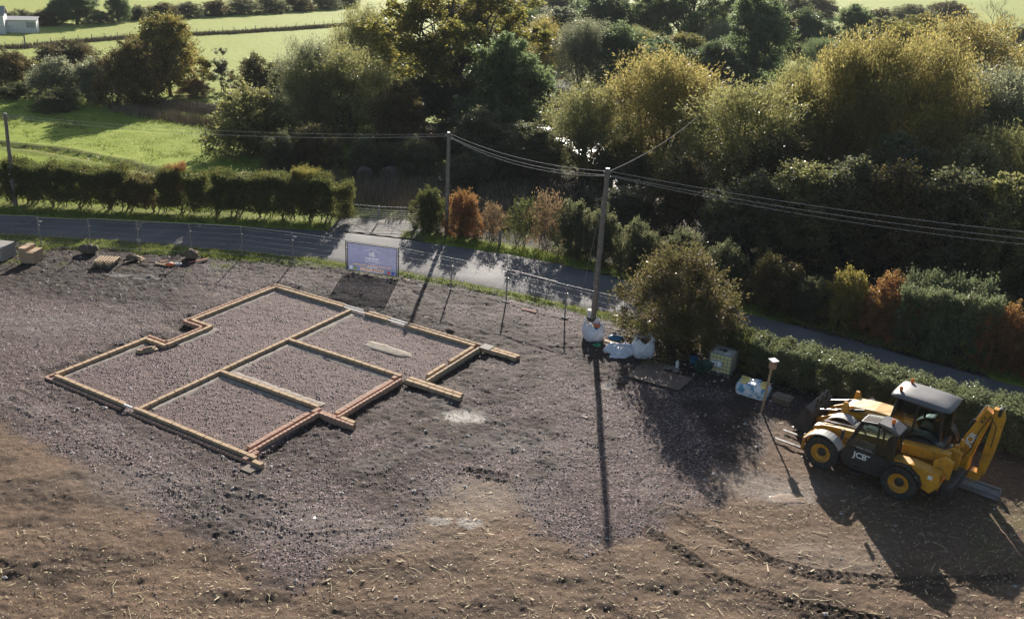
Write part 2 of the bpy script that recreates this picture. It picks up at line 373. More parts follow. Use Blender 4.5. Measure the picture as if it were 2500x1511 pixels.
t = NT('asphalt'); p = t.pos(); n1 = t.noise(p, .35, 4); n3 = t.noise(p, 60, 2)
a1 = t.new('ShaderNodeAttribute', attribute_name='across')
sx = t.new('ShaderNodeSeparateColor'); t.l(a1.outputs['Color'], sx.inputs[0])
col = t.mix(t.mrange(n1, .35, .65), (.10, .097, .098), (.165, .156, .152))
col = t.mix(t.math('MULTIPLY', t.mrange(n3, .4, .7), .5), col, (.16, .155, .155))
col = t.mix(t.math('MULTIPLY', sx.outputs[0], .8), col, (.11, .085, .062))
M['asphalt'] = t.set(col, t.mrange(n1, .35, .65, .66, .8), None, t.bump(n3, .5, .012), .07)
t = NT('river_water'); p = t.pos(); t.set((.02, .025, .02), .16, 0., t.bump(t.noise(p, 2.2, 4), .55, .05), .8); M['water'] = t.m
t = NT('muddy_puddle'); p = t.pos(); t.set((.27, .20, .145), .16, 0., t.bump(t.noise(p, 1.2, 2), .02, .01), .5); M['puddle'] = t.m

LM = {
 'willow': leafmat('leaf_willow_olive', (.085, .090, .036), (.205, .205, .080), (.30, .255, .085), .25, .55, .3),
 'willow_gold': leafmat('leaf_willow_gold', (.105, .098, .036), (.245, .215, .075), (.38, .285, .085), .42, .55, .3),
 'willow_grey': leafmat('leaf_willow_grey', (.085, .098, .060), (.205, .215, .130), (.26, .24, .12), .15, .5, .28),
 'oak': leafmat('leaf_oak_autumn', (.075, .085, .024), (.19, .185, .048), (.38, .26, .05), .38, .55, .4),
 'maple': leafmat('leaf_dark_green', (.060, .090, .042), (.140, .185, .080), (.24, .24, .08), .12, .55, .4),
 'ash': leafmat('leaf_ash', (0.053, 0.081, 0.034), (0.132, 0.171, 0.070), (0.264, 0.248, 0.078), .15, .45, .35),
 'field_maple': leafmat('leaf_field_maple', (0.085, 0.093, 0.028), (0.194, 0.194, 0.053), (0.388, 0.232, 0.070), .45, .45, .4),
 'hawthorn': leafmat('leaf_hawthorn', (0.050, 0.050, 0.021), (0.106, 0.100, 0.037), (0.200, 0.106, 0.044), .4, .4, .35),
 'hawthorn_red': leafmat('leaf_hawthorn_berry', (.058, .054, .024), (.130, .118, .044), (.185, .100, .062), .42, .42, .3),
 'hedge': leafmat('leaf_hedge_green', (0.043, 0.053, 0.018), (0.098, 0.110, 0.033), (0.188, 0.138, 0.044), .3, .42, .35),
 'hedge_grey': leafmat('leaf_hedge_grey', (0.074, 0.093, 0.046), (0.178, 0.202, 0.102), (0.264, 0.232, 0.116), .2, .35, .28),
 'hedge_orange': leafmat('leaf_hedge_orange', (.095, .062, .024), (.22, .145, .045), (.42, .165, .080), .62, .45, .4),
 'hedge_yellow': leafmat('leaf_hedge_yellow', (.090, .088, .026), (.22, .20, .055), (.34, .25, .06), .45, .45, .4),
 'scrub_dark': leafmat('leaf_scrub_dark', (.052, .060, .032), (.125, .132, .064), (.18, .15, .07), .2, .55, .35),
 'rust': leafmat('leaf_rust', (0.101, 0.074, 0.043), (0.232, 0.163, 0.085), (0.403, 0.256, 0.132), .5, .35, .5),
}

# ------------------------------------------------------------------ plan of the place
FENCE = [(-33.6, 55.6), (-30.14, 55.93), (-27.0, 56.02), (-23.88, 55.99), (-20.6, 56.05), (-17.32, 55.99), (-13.94, 55.32), (-10.42, 54.42), (-7.06, 53.60), (-3.72, 52.18), (-0.37, 50.72), (3.00, 48.72), (6.1, 47.05)]
ROAD_FAR = [(-70, 60.5), (-50, 61.6), (-36.2, 62.2), (-27.6, 62.4), (-20, 62.6), (-13.3, 62.7), (-8.4, 61.9), (-4, 60.7), (.3, 59.4), (3.9, 57.7), (6.4, 56.3), (13.6, 51.5), (16.6, 49.5), (20.5, 46.9), (24.3, 44.3), (28, 41.8), (36, 36.5), (48, 28), (60, 18)]
ROAD_NEAR = [(-70, 56.4), (-50, 57.6), (-33.9, 57.95), (-26.2, 57.75), (-18.5, 57.15), (-12.5, 56.3), (-6.9, 54.7), (-3.7, 53.6), (.6, 52.1), (3.2, 50.9), (5.9, 49.6), (10.5, 46.9), (14, 44.8), (18, 42.3), (22, 39.7), (26.5, 36.7), (33, 32.2), (44, 24.5), (55, 15.5)]
TH = math.radians(60.6); DA = np.array([math.cos(TH), math.sin(TH)]); DB = np.array([math.sin(TH), -math.cos(TH)]); HO = np.array([-21.33, 38.14])
def HW(u, v): q = HO + u * DA + v * DB; return (q[0], q[1])
HOUSE = [HW(*q) for q in ((0, 0), (5.8, 0), (5.8, 1.4), (8.05, 1.4), (8.05, 0), (15, 0), (15, 14.5), (9.7, 14.5), (9.7, 13.45), (4.7, 13.45), (4.7, 12.4), (0, 12.9))]
def GP(*pts): return [tuple(G(*q)[:2]) for q in pts]
SOIL = GP((0, 1010), (70, 1055), (160, 1105), (250, 1165), (330, 1215), (430, 1275), (480, 1305), (560, 1345), (650, 1385), (730, 1398), (800, 1368), (900, 1335), (975, 1295), (1000, 1235), (1060, 1180), (1130, 1140), (1200, 1170), (1250, 1235), (1300, 1285), (1400, 1320), (1500, 1305), (1590, 1270), (1670, 1200), (1720, 1165), (1790, 1120), (1830, 1050), (1870, 1000), (1950, 985), (2060, 960)) + [(40, 30), (40, 10), (-40, 10), (-40, 34)]

# ------------------------------------------------------------------ site ground (fine sheet)
def site_fields(X, Y):
    wx = X + fbm(X, Y, 2.2, 4, 3) * .9; wy = Y + fbm(X, Y, 2.2, 4, 4) * .9
    soil = sstep(-.5, .6, sd_poly(wx, wy, SOIL) + fbm(X, Y, .6, 3, 31) * .5)
    inside = sstep(-.05, .1, sd_poly(X, Y, HOUSE))
    dwall = dist_poly(X, Y, HOUSE, True)
    nn = fbm(X, Y, 1.6, 4, 8); nl = fbm(X, Y, 5, 4, 12)
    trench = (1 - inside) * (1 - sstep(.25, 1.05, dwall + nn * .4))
    uv = ((X - HO[0]) * DA[0] + (Y - HO[1]) * DA[1], (X - HO[0]) * DB[0] + (Y - HO[1]) * DB[1])
    # churned soil: strip along the fence on the left, spoil beyond the north wall, ground beyond the wall stubs
    dn = dist_poly(X, Y, ROAD_NEAR); 
    fen = dist_poly(X, Y, FENCE)
    left = sstep(-15.5, -20.5, X + nl * 2) * sstep(46.8, 49.0, Y + nn * 1.0 + .15 * (X + 25))
    back = (1 - sstep(.3, 1.5, np.abs(uv[0] - 16.1) + nn * .6)) * sstep(-1.5, 1, uv[1]) * sstep(16.5, 13, uv[1])
    right = (1 - inside) * sstep(11.5, 13.5, uv[1] + nn) * (1 - sstep(17.0, 20.5, uv[1] + nl * 2)) * sstep(-1, 2, uv[0] + nn) * (1 - sstep(15, 17, uv[0] + nn)) * sstep(-.35, .25, fbm(X, Y, 1.5, 4, 44) + .12)
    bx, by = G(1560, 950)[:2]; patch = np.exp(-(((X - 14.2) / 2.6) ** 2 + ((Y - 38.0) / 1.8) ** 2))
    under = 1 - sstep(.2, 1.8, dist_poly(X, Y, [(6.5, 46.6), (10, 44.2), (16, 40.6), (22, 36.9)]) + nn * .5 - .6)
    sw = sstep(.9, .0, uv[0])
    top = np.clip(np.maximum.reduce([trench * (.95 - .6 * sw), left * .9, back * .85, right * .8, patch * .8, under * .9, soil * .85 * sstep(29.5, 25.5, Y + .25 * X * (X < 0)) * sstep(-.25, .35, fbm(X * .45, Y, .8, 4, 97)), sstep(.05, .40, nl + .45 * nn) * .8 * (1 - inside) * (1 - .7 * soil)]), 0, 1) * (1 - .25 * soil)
    side = sd_poly(X, Y, [(-80, 56.5)] + ROAD_NEAR[1:] + [(60, -20), (-80, -20)])
    verge = np.where(X < 8, (1 - sstep(.55, 1.25, dn + nn * .55 - .12 * np.clip(-X - 10, 0, 6))), 1 - sstep(.3, .9, dn + nn * .3))
    tuft = left * sstep(.12, .35, fbm(X, Y, 1.1, 4, 61)) * sstep(52.2, 54.3, Y) * .9
    jc = np.exp(-(((X - 20) / 5.5) ** 2 + ((Y - 29.5) / 2.2) ** 2)) * sstep(.0, .4, fbm(X, Y, .9, 4, 71)) * .3
    grass = np.clip(np.maximum.reduce([verge, tuft, jc]), 0, 1)
    pale = 0 * X
    for x, y, rx, ry, a in ((1105, 1003, .75, .40, 1.), (1150, 1012, .5, .3, .9), (1060, 1252, .6, .35, .75), (1130, 1256, .55, .35, .9), (1462, 932, .35, .35, .8), (290, 663, 1.0, .35, .5), (350, 668, .9, .3, .5)):
        q = G(x, y); pale = np.maximum(pale, a * sstep(.25, .75, np.exp(-(((X - q[0]) / rx) ** 2 + ((Y - q[1]) / ry) ** 2)) + .45 * fbm(X, Y, .35, 3, 5)))
    for x, y, rx, ry, a in ((1150, 1185, 2.6, 1.6, .28), (1850, 1170, 2.8, 1.2, .38), (1250, 1075, 2.2, 1.4, .26), (2010, 1330, 2.5, 1.5, .15), (400, 1170, 4, 1.4, .16), (800, 1270, 4, 1.5, .18), (100, 780, 5, 2, .14)):
        q = G(x, y); pale = np.maximum(pale, a * sstep(.1, .9, np.exp(-(((X - q[0]) / rx) ** 2 + ((Y - q[1]) / ry) ** 2)) + .35 * nn))
    wet = 0 * X
    for x, y, rx, ry in ((1900, 1195, 1.5, .75), (1110, 1000, 1.4, .8), (1780, 900, .2, .2)):
        q = G(x, y); wet = np.maximum(wet, .8 * sstep(.3, .9, np.exp(-(((X - q[0]) / rx) ** 2 + ((Y - q[1]) / ry) ** 2)) + .3 * nn))
    return soil, inside, trench, top, grass, pale, wet, uv, nn, nl, side
TRACKS = [(GP((1545, 1268), (1640, 1325), (1740, 1395), (1900, 1450), (2150, 1500)), .46, .14), (GP((1630, 1225), (1740, 1290), (1850, 1345), (1980, 1382), (2150, 1398), (2464, 1390)), .46, .15),
          (GP((1105, 1128), (1180, 1140), (1240, 1150)), .44, .14), (GP((1045, 950), (1110, 985), (1180, 1010)), .42, .085), (GP((1180, 1040), (1290, 1070), (1350, 1120), (1310, 1160)), .42, .085),
          (GP((60, 930), (200, 1000), (330, 1060), (450, 1120), (560, 1180), (700, 1225)), .42, .085), (GP((10, 950), (150, 1030), (290, 1100), (420, 1170), (560, 1240), (720, 1290), (900, 1280)), .42, .085),
          (GP((100, 1010), (230, 1080), (360, 1160), (470, 1230), (600, 1300)), .42, .07), (GP((1270, 1040), (1400, 1060), (1500, 1110), (1560, 1180)), .42, .075), (GP((980, 700), (1100, 740), (1230, 780), (1330, 830)), .42, .07),
          (GP((500, 640), (640, 655), (780, 700), (900, 745)), .42, .06), (GP((1860, 1030), (1900, 1060), (1990, 1120)), .35, .04), (GP((880, 1120), (980, 1085), (1090, 1050)), .5, .05)]
def site_mesh():
    NX, NY = 720, 520
    ty = np.linspace(0, 1, NY); ys = 20.5 + 38.3 * (ty ** 1.25)
    sx = np.linspace(-1, 1, NX)
    Y, S = np.meshgrid(ys, sx, indexing='ij'); X = S * (9.5 + .56 * Y)
    soil, inside, trench, top, grass, pale, wet, uv, nn, nl, side = site_fields(X, Y)
    # keep the sheet off the road: clamp rows to the near edge
    Z = .05 * nl + .035 * nn
    rough = fbm(X, Y, .45, 4, 21, .6); fine = fbm(X, Y, .16, 2, 25)
    Z += rough * (.030 + .055 * top + .008 * soil) + fine * (.024 + .018 * top - .008 * soil)
    clod = np.clip(fbm(X, Y, .30, 3, 91) - .15, 0, 1); Z += clod * (.085 * top + .01)
    ridge = np.sin((Y * .98 + X * .10 + nl * 1.2) * 2 * math.pi / 1.15); Z += soil * (.006 * ridge + .05 * fbm(X * .35, Y, .55, 4, 95)) * sstep(33, 27, Y)
    Z += -trench * .10 * sstep(-.4, .9, uv[0]) + .05 * trench * sstep(.3, -.2, uv[0])
    for pts, w, dep in TRACKS:
        d, s, sd = dist_poly(X, Y, pts, False, True); m = 1 - sstep(w * .75, w * 1.25, d * 2)
        if m.max() <= 0: continue
        L = s.max(); m = m * sstep(0, .4, s) * sstep(L, L - .4, s) * (.55 + .45 * sstep(-.3, .3, fbm(X, Y, 1.3, 3, 55)))
        tread = np.sin((s + np.abs(sd) * 1.1) * 2 * math.pi / .30)
        Z += m * (-.35 * dep + .5 * dep * sstep(-.3, .5, tread)) + (1 - sstep(0, .14, np.abs(d - w * .62))) * .35 * dep * (m > 0)
        top[:] = np.maximum(top, m * (.9 if dep > .12 else .2))
        if dep < .12: pale[:] = np.maximum(pale, .20 * (1 - sstep(w * .5, w * 1.6, d)) * sstep(-.4, .4, fbm(X, Y, 1.1, 3, 57)))
    Zi = .03 + .018 * rough + .022 * fine + .02 * nn
    Z = Z * (1 - inside) + Zi * inside
    Z = Z * (1 - .9 * sstep(.3, .9, wet)) - .025 * sstep(.3, .9, wet)
    Z += grass * (.03 + .05 * np.clip(fine, 0, 1))
    Z = np.where(side < .0, -.12, Z * sstep(-.05, .25, side) + .0)  # dives under the road edge
    idx = np.arange(NX * NY).reshape(NY, NX)
    F = np.stack([idx[:-1, :-1], idx[:-1, 1:], idx[1:, 1:], idx[1:, :-1]], -1).reshape(-1, 4)
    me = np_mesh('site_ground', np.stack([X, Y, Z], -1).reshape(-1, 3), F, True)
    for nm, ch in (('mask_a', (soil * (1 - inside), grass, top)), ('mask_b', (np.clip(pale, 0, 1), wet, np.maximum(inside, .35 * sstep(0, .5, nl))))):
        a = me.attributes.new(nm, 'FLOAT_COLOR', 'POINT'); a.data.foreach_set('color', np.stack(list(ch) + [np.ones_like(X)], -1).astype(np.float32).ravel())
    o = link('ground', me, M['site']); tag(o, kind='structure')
    return X, Y, Z
SGX, SGY, SGZ = site_mesh()
def gz(x, y):
    """height of the site sheet"""
    ny, nx = SGX.shape
    ty = np.clip((np.asarray(y, float) - 20.5) / 38.3, 0, 1) ** (1 / 1.25) * (ny - 1)
    tx = (np.asarray(x, float) / (9.5 + .56 * np.asarray(y, float)) + 1) / 2 * (nx - 1)
    return SGZ[np.clip(np.round(ty), 0, ny - 1).astype(int), np.clip(np.round(tx), 0, nx - 1).astype(int)]

# ------------------------------------------------------------------ far fields, river, road
RIVER = [(46, 52), (31, 58.5), (20, 65.5), (13, 70), (11, 77), (11.5, 86), (8, 96), (2.5, 108), (0, 118), (-6, 135), (-6, 160)]
DITCH = GP((-120, 340), (0, 352), (130, 366), (280, 394), (360, 415), (425, 438))
def field_sheet():
    xs = np.concatenate([np.arange(-420, -84, 12), np.arange(-84, 40, .62), np.arange(40, 560, 12)])
    ys = np.concatenate([np.arange(-60, 56, 8), np.arange(56, 122, .55), np.arange(122, 240, 3), np.arange(240, 1100, 20)])
    X, Y = np.meshgrid(xs, ys)
    Z = .12 * fbm(X, Y, 9, 4, 2) + .05 * fbm(X, Y, 1.3, 3, 6)
    tuft = np.clip(fbm(X, Y, 1.0, 3, 16) - .1, 0, 1)
    mead = sstep(62, 66, Y) * (1 - sstep(100, 112, Y)) * sstep(5, -8, X)
    Z += mead * tuft * .16
    dr = dist_poly(X, Y, RIVER); Z -= 1.7 * (1 - sstep(1.6, 4.2, dr))
    dd = dist_poly(X, Y, DITCH); Z += -.35 * np.exp(-(dd / .55) ** 2) + .18 * np.exp(-((dd - 1.0) / .5) ** 2)
    d_far = dist_poly(X, Y, ROAD_FAR)
    near_side = in_poly(X, Y, [(-420, 60)] + ROAD_FAR + [(560, -300), (-420, -300)])
    Z = np.where(near_side, -.45, Z * sstep(0, 2.0, d_far) + .06 * sstep(0, .6, d_far) - .03)
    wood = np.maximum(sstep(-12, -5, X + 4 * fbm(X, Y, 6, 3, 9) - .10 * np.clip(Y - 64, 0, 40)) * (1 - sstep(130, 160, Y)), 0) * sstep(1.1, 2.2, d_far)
    yard = np.exp(-(((X + 9.8) / 3.2) ** 2 + ((Y - 64.5) / 3.0) ** 2))
    bank = (1 - sstep(.5, 1.2, dd)) * sstep(-.4, .2, fbm(X, Y, 2, 3, 33))
    trackm = np.exp(-((dd - 1.1) / .5) ** 2) * .6
    bare = np.clip(np.maximum.reduce([bank * .9, trackm, yard * 1.0, np.exp(-(dist_poly(X, Y, HEDGE_LINE) / .9) ** 2) * .5]), 0, 1)
    far = sstep(105, 125, Y)
    idx = np.arange(X.size).reshape(X.shape)
    F = np.stack([idx[:-1, :-1], idx[:-1, 1:], idx[1:, 1:], idx[1:, :-1]], -1).reshape(-1, 4)
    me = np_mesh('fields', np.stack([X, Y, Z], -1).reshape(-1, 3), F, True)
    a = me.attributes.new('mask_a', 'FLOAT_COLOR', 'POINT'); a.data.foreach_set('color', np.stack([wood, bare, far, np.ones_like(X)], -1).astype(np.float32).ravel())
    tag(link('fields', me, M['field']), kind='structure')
HEDGE_LINE = [(-60, 64.4), (-36.9, 64.7), (-24, 64.6), (-13.2, 64.5)]
field_sheet()

def resample(pts, n):
    P = np.array(pts, float); d = np.r_[0, np.cumsum(np.hypot(*np.diff(P, axis=0).T))]; s = np.linspace(0, d[-1], n)
    return np.stack([np.interp(s, d, P[:, 0]), np.interp(s, d, P[:, 1])], -1)
def smooth_line(pts, n, it=12):
    P = resample(pts, n)
    for _ in range(it): P[1:-1] = (P[:-2] + 2 * P[1:-1] + P[2:]) / 4
    return P
def road():
    A = smooth_line(ROAD_NEAR, 320); B = smooth_line(ROAD_FAR, 320); m = 15
    A = A + (fbm(A[:, 0], A[:, 1], 1.2, 3, 80)[:, None]) * .10; B = B + (fbm(B[:, 0], B[:, 1], 1.2, 3, 81)[:, None]) * .12
    ts = np.linspace(0, 1, m); V = A[:, None, :] * (1 - ts)[None, :, None] + B[:, None, :] * ts[None, :, None]
    cam_ = .05 * (1 - (2 * ts - 1) ** 2); Z = np.broadcast_to(cam_ + .012, V.shape[:2]) + .012 * fbm(V[..., 0], V[..., 1], 2, 3, 77); Z = Z.copy(); Z[:, 0] -= .10; Z[:, -1] -= .10
    idx = np.arange(320 * m).reshape(320, m); F = np.stack([idx[:-1, :-1], idx[1:, :-1], idx[1:, 1:], idx[:-1, 1:]], -1).reshape(-1, 4)[:, ::-1]
    me = np_mesh('road', np.concatenate([V, Z[..., None]], -1).reshape(-1, 3), F, True)
    e = sstep(.86, 1, np.abs(2 * ts - 1)); e = np.broadcast_to(e, V.shape[:2]) + .0 * Z
    a = me.attributes.new('across', 'FLOAT_COLOR', 'POINT'); c = np.stack([e, e, e, e], -1); a.data.foreach_set('color', c.astype(np.float32).ravel())
    tag(link('road', me, M['asphalt']), kind='structure')
    # gravel mouth in front of the field gate
    mb = MB(); n = 26; pts = []
    for i in range(n):
        s = i / (n - 1); x = -13.2 + 6.9 * s; pts.append((x, 62.2 - .35 * max(0, (x + 11)) * .55 + .10 * math.sin(i * 1.7)))
    V = [(x, y, .045 + .008 * math.sin(i * 2.3)) for i, (x, y) in enumerate(pts)] + [(-12.9 + 5.6 * i / (n - 1), 65.6 + .2 * math.sin(i * 1.3), .085 + .01 * math.sin(i * 1.9)) for i in range(n)]
    mb.add(V, [(i, i + 1, n + i + 1, n + i) for i in range(n - 1)], True)
    t2 = NT('gateway_hardcore'); p = t2.pos(); t2.set(t2.ramp(t2.noise(p, 6, 6, .7), [(.3, (.06, .055, .05)), (.6, (.15, .135, .12)), (.8, (.26, .24, .21))]), .85, None, t2.bump(t2.noise(p, 25, 3), .7, .03))
    tag(mb.build('gateway_path', t2.m), kind='structure')
road()
def river():
    P = smooth_line(RIVER, 80); N = np.gradient(P, axis=0); N = np.stack([-N[:, 1], N[:, 0]], -1); N /= np.linalg.norm(N, axis=1)[:, None]
    V = np.concatenate([np.c_[P - N * 3.6, np.full(80, -.95)], np.c_[P + N * 3.6, np.full(80, -.95)]]); F = [(i, i + 1, 81 + i, 80 + i) for i in range(79)]
    tag(link('river_water', np_mesh('river_water', V, F), M['water']), kind='structure')
river()

# ------------------------------------------------------------------ loose ground cover
R0 = np.random.default_rng(11)
def stones(name, n, sel, smin, smax, mat, seed):
    r = np.random.default_rng(seed); X = []; Y = []
    while len(X) < n:
        y = 21 + 37 * r.random(n) ** 1.35; x = (r.random(n) * 2 - 1) * (7 + .56 * y); k = sel(x, y, r)
        X += list(x[k]); Y += list(y[k])
    X = np.array(X[:n]); Y = np.array(Y[:n]); Z = gz(X, Y); s = smin + (smax - smin) * r.random(n) ** 3
    base = np.array([(1, 0, 0), (0, 1, 0), (-1, 0, 0), (0, -1, 0), (0, 0, 1)], float); T = np.array([(0, 1, 4), (1, 2, 4), (2, 3, 4), (3, 0, 4)])
    V = base[None] * (1 + .45 * (r.random((n, 5, 3)) - .5)); a = r.random(n) * 6.3; c, sn = np.cos(a), np.sin(a)
    vx = V[..., 0] * c[:, None] - V[..., 1] * sn[:, None] * .7; vy = V[..., 0] * sn[:, None] + V[..., 1] * c[:, None] * .7
    V = np.stack([vx + (r.random((n, 1)) - .5) * .3, vy, V[..., 2] * .75 - .12], -1) * s[:, None, None] + np.stack([X, Y, Z], -1)[:, None]
    F = (T[None] + (np.arange(n) * 5)[:, None, None]).reshape(-1, 3)
    return link(name, np_mesh(name, V.reshape(-1, 3), F), mat)
def sel_gravel(x, y, r):
    soil, inside, trench, top, grass, pale, wet, uv, nn, nl, side = site_fields(x, y)
    d = .30 + .30 * inside + .45 * sstep(-.1, .4, fbm(x, y, 2.6, 3, 14)) * (1 - soil) - .25 * top
    return (r.random(len(x)) < np.clip(d, .03, 1) * (1 - .93 * soil) * (1 - grass)) & (side > .4) & (wet < .3)
tag(stones('gravel', 62000, sel_gravel, .022, .075, M['gravel'], 5), 'grey and pinkish crushed stone spread over the building plot', 'gravel', kind='stuff')
def sel_big(x, y, r):
    f = site_fields(x, y); return (r.random(len(x)) < (.25 + .5 * f[3]) * (1 - .85 * f[0]) * (1 - f[4]) * (1 - .8 * f[1])) & (f[10] > .6)
tag(stones('rubble', 900, sel_big, .05, .15, surf('pale_rubble', (.40, .36, .33), .9, var=.5, scale=.4), 8), 'pale broken stones scattered loosely over the churned ground', 'rubble', kind='stuff')

def stalks():
    r = np.random.default_rng(3); V = []; F = []; n = 0
    rows = []
    m = 11000; y = 21 + 18 * r.random(m) ** 1.1; x = (r.random(m) * 2 - 1) * (7 + .56 * y); f = site_fields(x, y)
    k = r.random(m) < f[0] * (.12 + .88 * sstep(33, 26.5, y + 1.5 * f[9] - .18 * x)); rows = list(zip(x[k], y[k]))[:2300]
    for x, y in rows:
        big = r.random(); L = .06 + .13 * r.random() if big < .84 else .25 + .45 * r.random() ** 2; rad = .006 + .008 * r.random()
        a = r.normal(.0, .9) if big > .5 else r.random() * 6.28; z = float(gz(x, y)) + .02
        el = r.normal(.05, .12) if big < .8 else r.random() * 1.1 if L < .3 else r.normal(.08, .08)
        d = np.array([math.cos(a) * math.cos(el), math.sin(a) * math.cos(el), abs(math.sin(el))]); s = np.cross(d, (0, 0, 1)); s /= np.linalg.norm(s) + 1e-9; u = np.cross(s, d)
        p0 = np.array([x, y, z]); bend = s * r.normal(0, .06) * L
        for t, rr in ((0, rad), (.5, rad * .9), (1, rad * .7)):
            c = p0 + d * L * t + bend * (1 - (2 * t - 1) ** 2)
            for k in range(3): q = 2.094 * k; V.append(c + (s * math.cos(q) + u * math.sin(q)) * rr)
        for i in range(2):
            for k in range(3): F.append((n + i * 3 + k, n + i * 3 + (k + 1) % 3, n + i * 3 + 3 + (k + 1) % 3, n + i * 3 + 3 + k))
        n += 9
        if r.random() < .25: # a torn leaf off the stalk
            e = p0 + d * L * r.random(); w = s * .03; g = np.array([r.normal(0, .12), r.normal(0, .12), .02])
            V += [e - w, e + w, e + g + w * .5, e + g - w * .5] ; F.append((n, n + 1, n + 2, n + 3)); n += 4
    # chaff
    m = 11000; y = 21 + 17 * r.random(m) ** 1.1; x = (r.random(m) * 2 - 1) * (7 + .56 * y); f = site_fields(x, y)
    k = r.random(m) < f[0] * (.1 + .9 * sstep(33, 26.5, y + 1.5 * f[9] - .18 * x)); x, y = x[k], y[k]; z = gz(x, y) + .012
    for X, Yv, Zv in zip(x, y, z):
        a = r.random() * 6.28; L = .03 + .08 * r.random(); w = .006 + .008 * r.random(); c, s_ = math.cos(a), math.sin(a); q = r.normal(0, .02)
        V += [np.array([X - s_ * w, Yv + c * w, Zv]), np.array([X + s_ * w, Yv - c * w, Zv + .004]), np.array([X + c * L + s_ * w, Yv + s_ * L - c * w, Zv + .02 + q]), np.array([X + c * L - s_ * w, Yv + s_ * L + c * w, Zv + .025 + q])]
        F.append((n, n + 1, n + 2, n + 3)); n += 4
    tag(link('maize_stubble', np_mesh('maize_stubble', np.array(V), np.array(F)), M['straw']), 'broken pale maize stalks littering the brown field soil', 'stubble', kind='stuff')
stalks()

def blades(name, pts, n_per, h, mat, label, cat, seed, spread=.12, lean=.5, width=.012):
    r = np.random.default_rng(seed); P = np.repeat(np.asarray(pts, float), n_per, axis=0).copy(); n = len(P)
    P[:, :2] += r.normal(0, spread, (n, 2)); hh = h * (.5 + r.random(n)) ; a = r.random(n) * 6.28; w = width * (.7 + r.random(n))
    tip = P + np.stack([r.normal(0, lean, n) * hh, r.normal(0, lean, n) * hh, hh], -1); s = np.stack([np.cos(a) * w, np.sin(a) * w, 0 * a], -1)
    V = np.stack([P - s, P + s, tip], 1).reshape(-1, 3); F = np.arange(n * 3).reshape(-1, 3)
    return tag(link(name, np_mesh(name, V, F), mat), label, cat, kind='stuff')
def verge_points():
    r = np.random.default_rng(4); A = smooth_line(ROAD_NEAR, 500); n = 5200
    i = r.integers(20, 430, n); off = np.abs(r.normal(0, .55, n)) + .08; d = A[i + 1] - A[i]; d /= np.linalg.norm(d, axis=1)[:, None]
    p = A[i] + r.random((n, 1)) * d * .25 + np.stack([d[:, 1], -d[:, 0]], -1) * off[:, None]
    f = site_fields(p[:, 0], p[:, 1]); k = (r.random(n) < f[4]) & (p[:, 1] > 20); p = p[k]
    x = -38 + 22 * r.random(9000); y = 52 + 4.5 * r.random(9000); f = site_fields(x, y); k = r.random(9000) < f[4] * .8 - .1
    p = np.concatenate([p, np.stack([x[k], y[k]], -1)]); return np.c_[p, gz(p[:, 0], p[:, 1])]
blades('verge_grass', verge_points(), 7, .11, M['blade'], 'patchy green grass along the near edge of the road', 'grass', 2, .13, .5, .016)
def far_verge():
    r = np.random.default_rng(6); B = smooth_line(ROAD_FAR, 500); out = []
    for _ in range(5200):
        i = r.integers(20, 430); d = B[i + 1] - B[i]; d /= np.linalg.norm(d); p = B[i] + r.random() * d * .25 + np.array([-d[1], d[0]]) * (.1 + 1.4 * r.random() ** 1.3)
        if -13.0 < p[0] < -8.0: continue
        out.append((p[0], p[1], .02))
    return out
blades('hedge_bottom_grass', far_verge(), 7, .17, M['blade'], 'longer grass growing below the hedges on the far side of the road', 'grass', 7, .15, .5, .018)
def meadow():
    r = np.random.default_rng(9); n = 26000; x = -62 + 52 * r.random(n); y = 65.5 + 36 * r.random(n) ** 1.2
    k = (dist_poly(x, y, RIVER) > 5) & (r.random(n) < .25 + 1.2 * fbm(x, y, 1.6, 3, 16)); return np.c_[x[k], y[k], 0 * x[k]][:9000]
blades('meadow_grass', meadow(), 5, .16, M['blade'], 'tussocky sunlit meadow grass beyond the hedge on the left', 'grass', 12, .22, .6, .03)
def rough_veg():
    r = np.random.default_rng(10); out = []
    for q in (((-11, 70), 4.5, 2.5, 500), ((-5, 68), 4, 2.5, 500), ((2, 65), 4.5, 2.2, 500), ((-6, 74), 7, 3.0, 500)):
        for _ in range(q[3]): out.append((q[0][0] + r.normal(0, q[1]), q[0][1] + abs(r.normal(0, q[2])), .0))
    for a, b, n in (((-44, 100.5), (-24, 92.5), 500), ((-41, 104), (-27, 101), 900)):
        for _ in range(n):
            s = r.random(); out.append((a[0] + (b[0] - a[0]) * s + r.normal(0, .5), a[1] + (b[1] - a[1]) * s + r.normal(0, .9), 0))
    out = np.array(out); return out[dist_poly(out[:, 0], out[:, 1], ROAD_FAR) > 1.5]
blades('dead_undergrowth', rough_veg(), 9, .75, M['deadgrass'], 'tall dead brown stems and nettles below the trees', 'undergrowth', 14, .28, .25, .02)

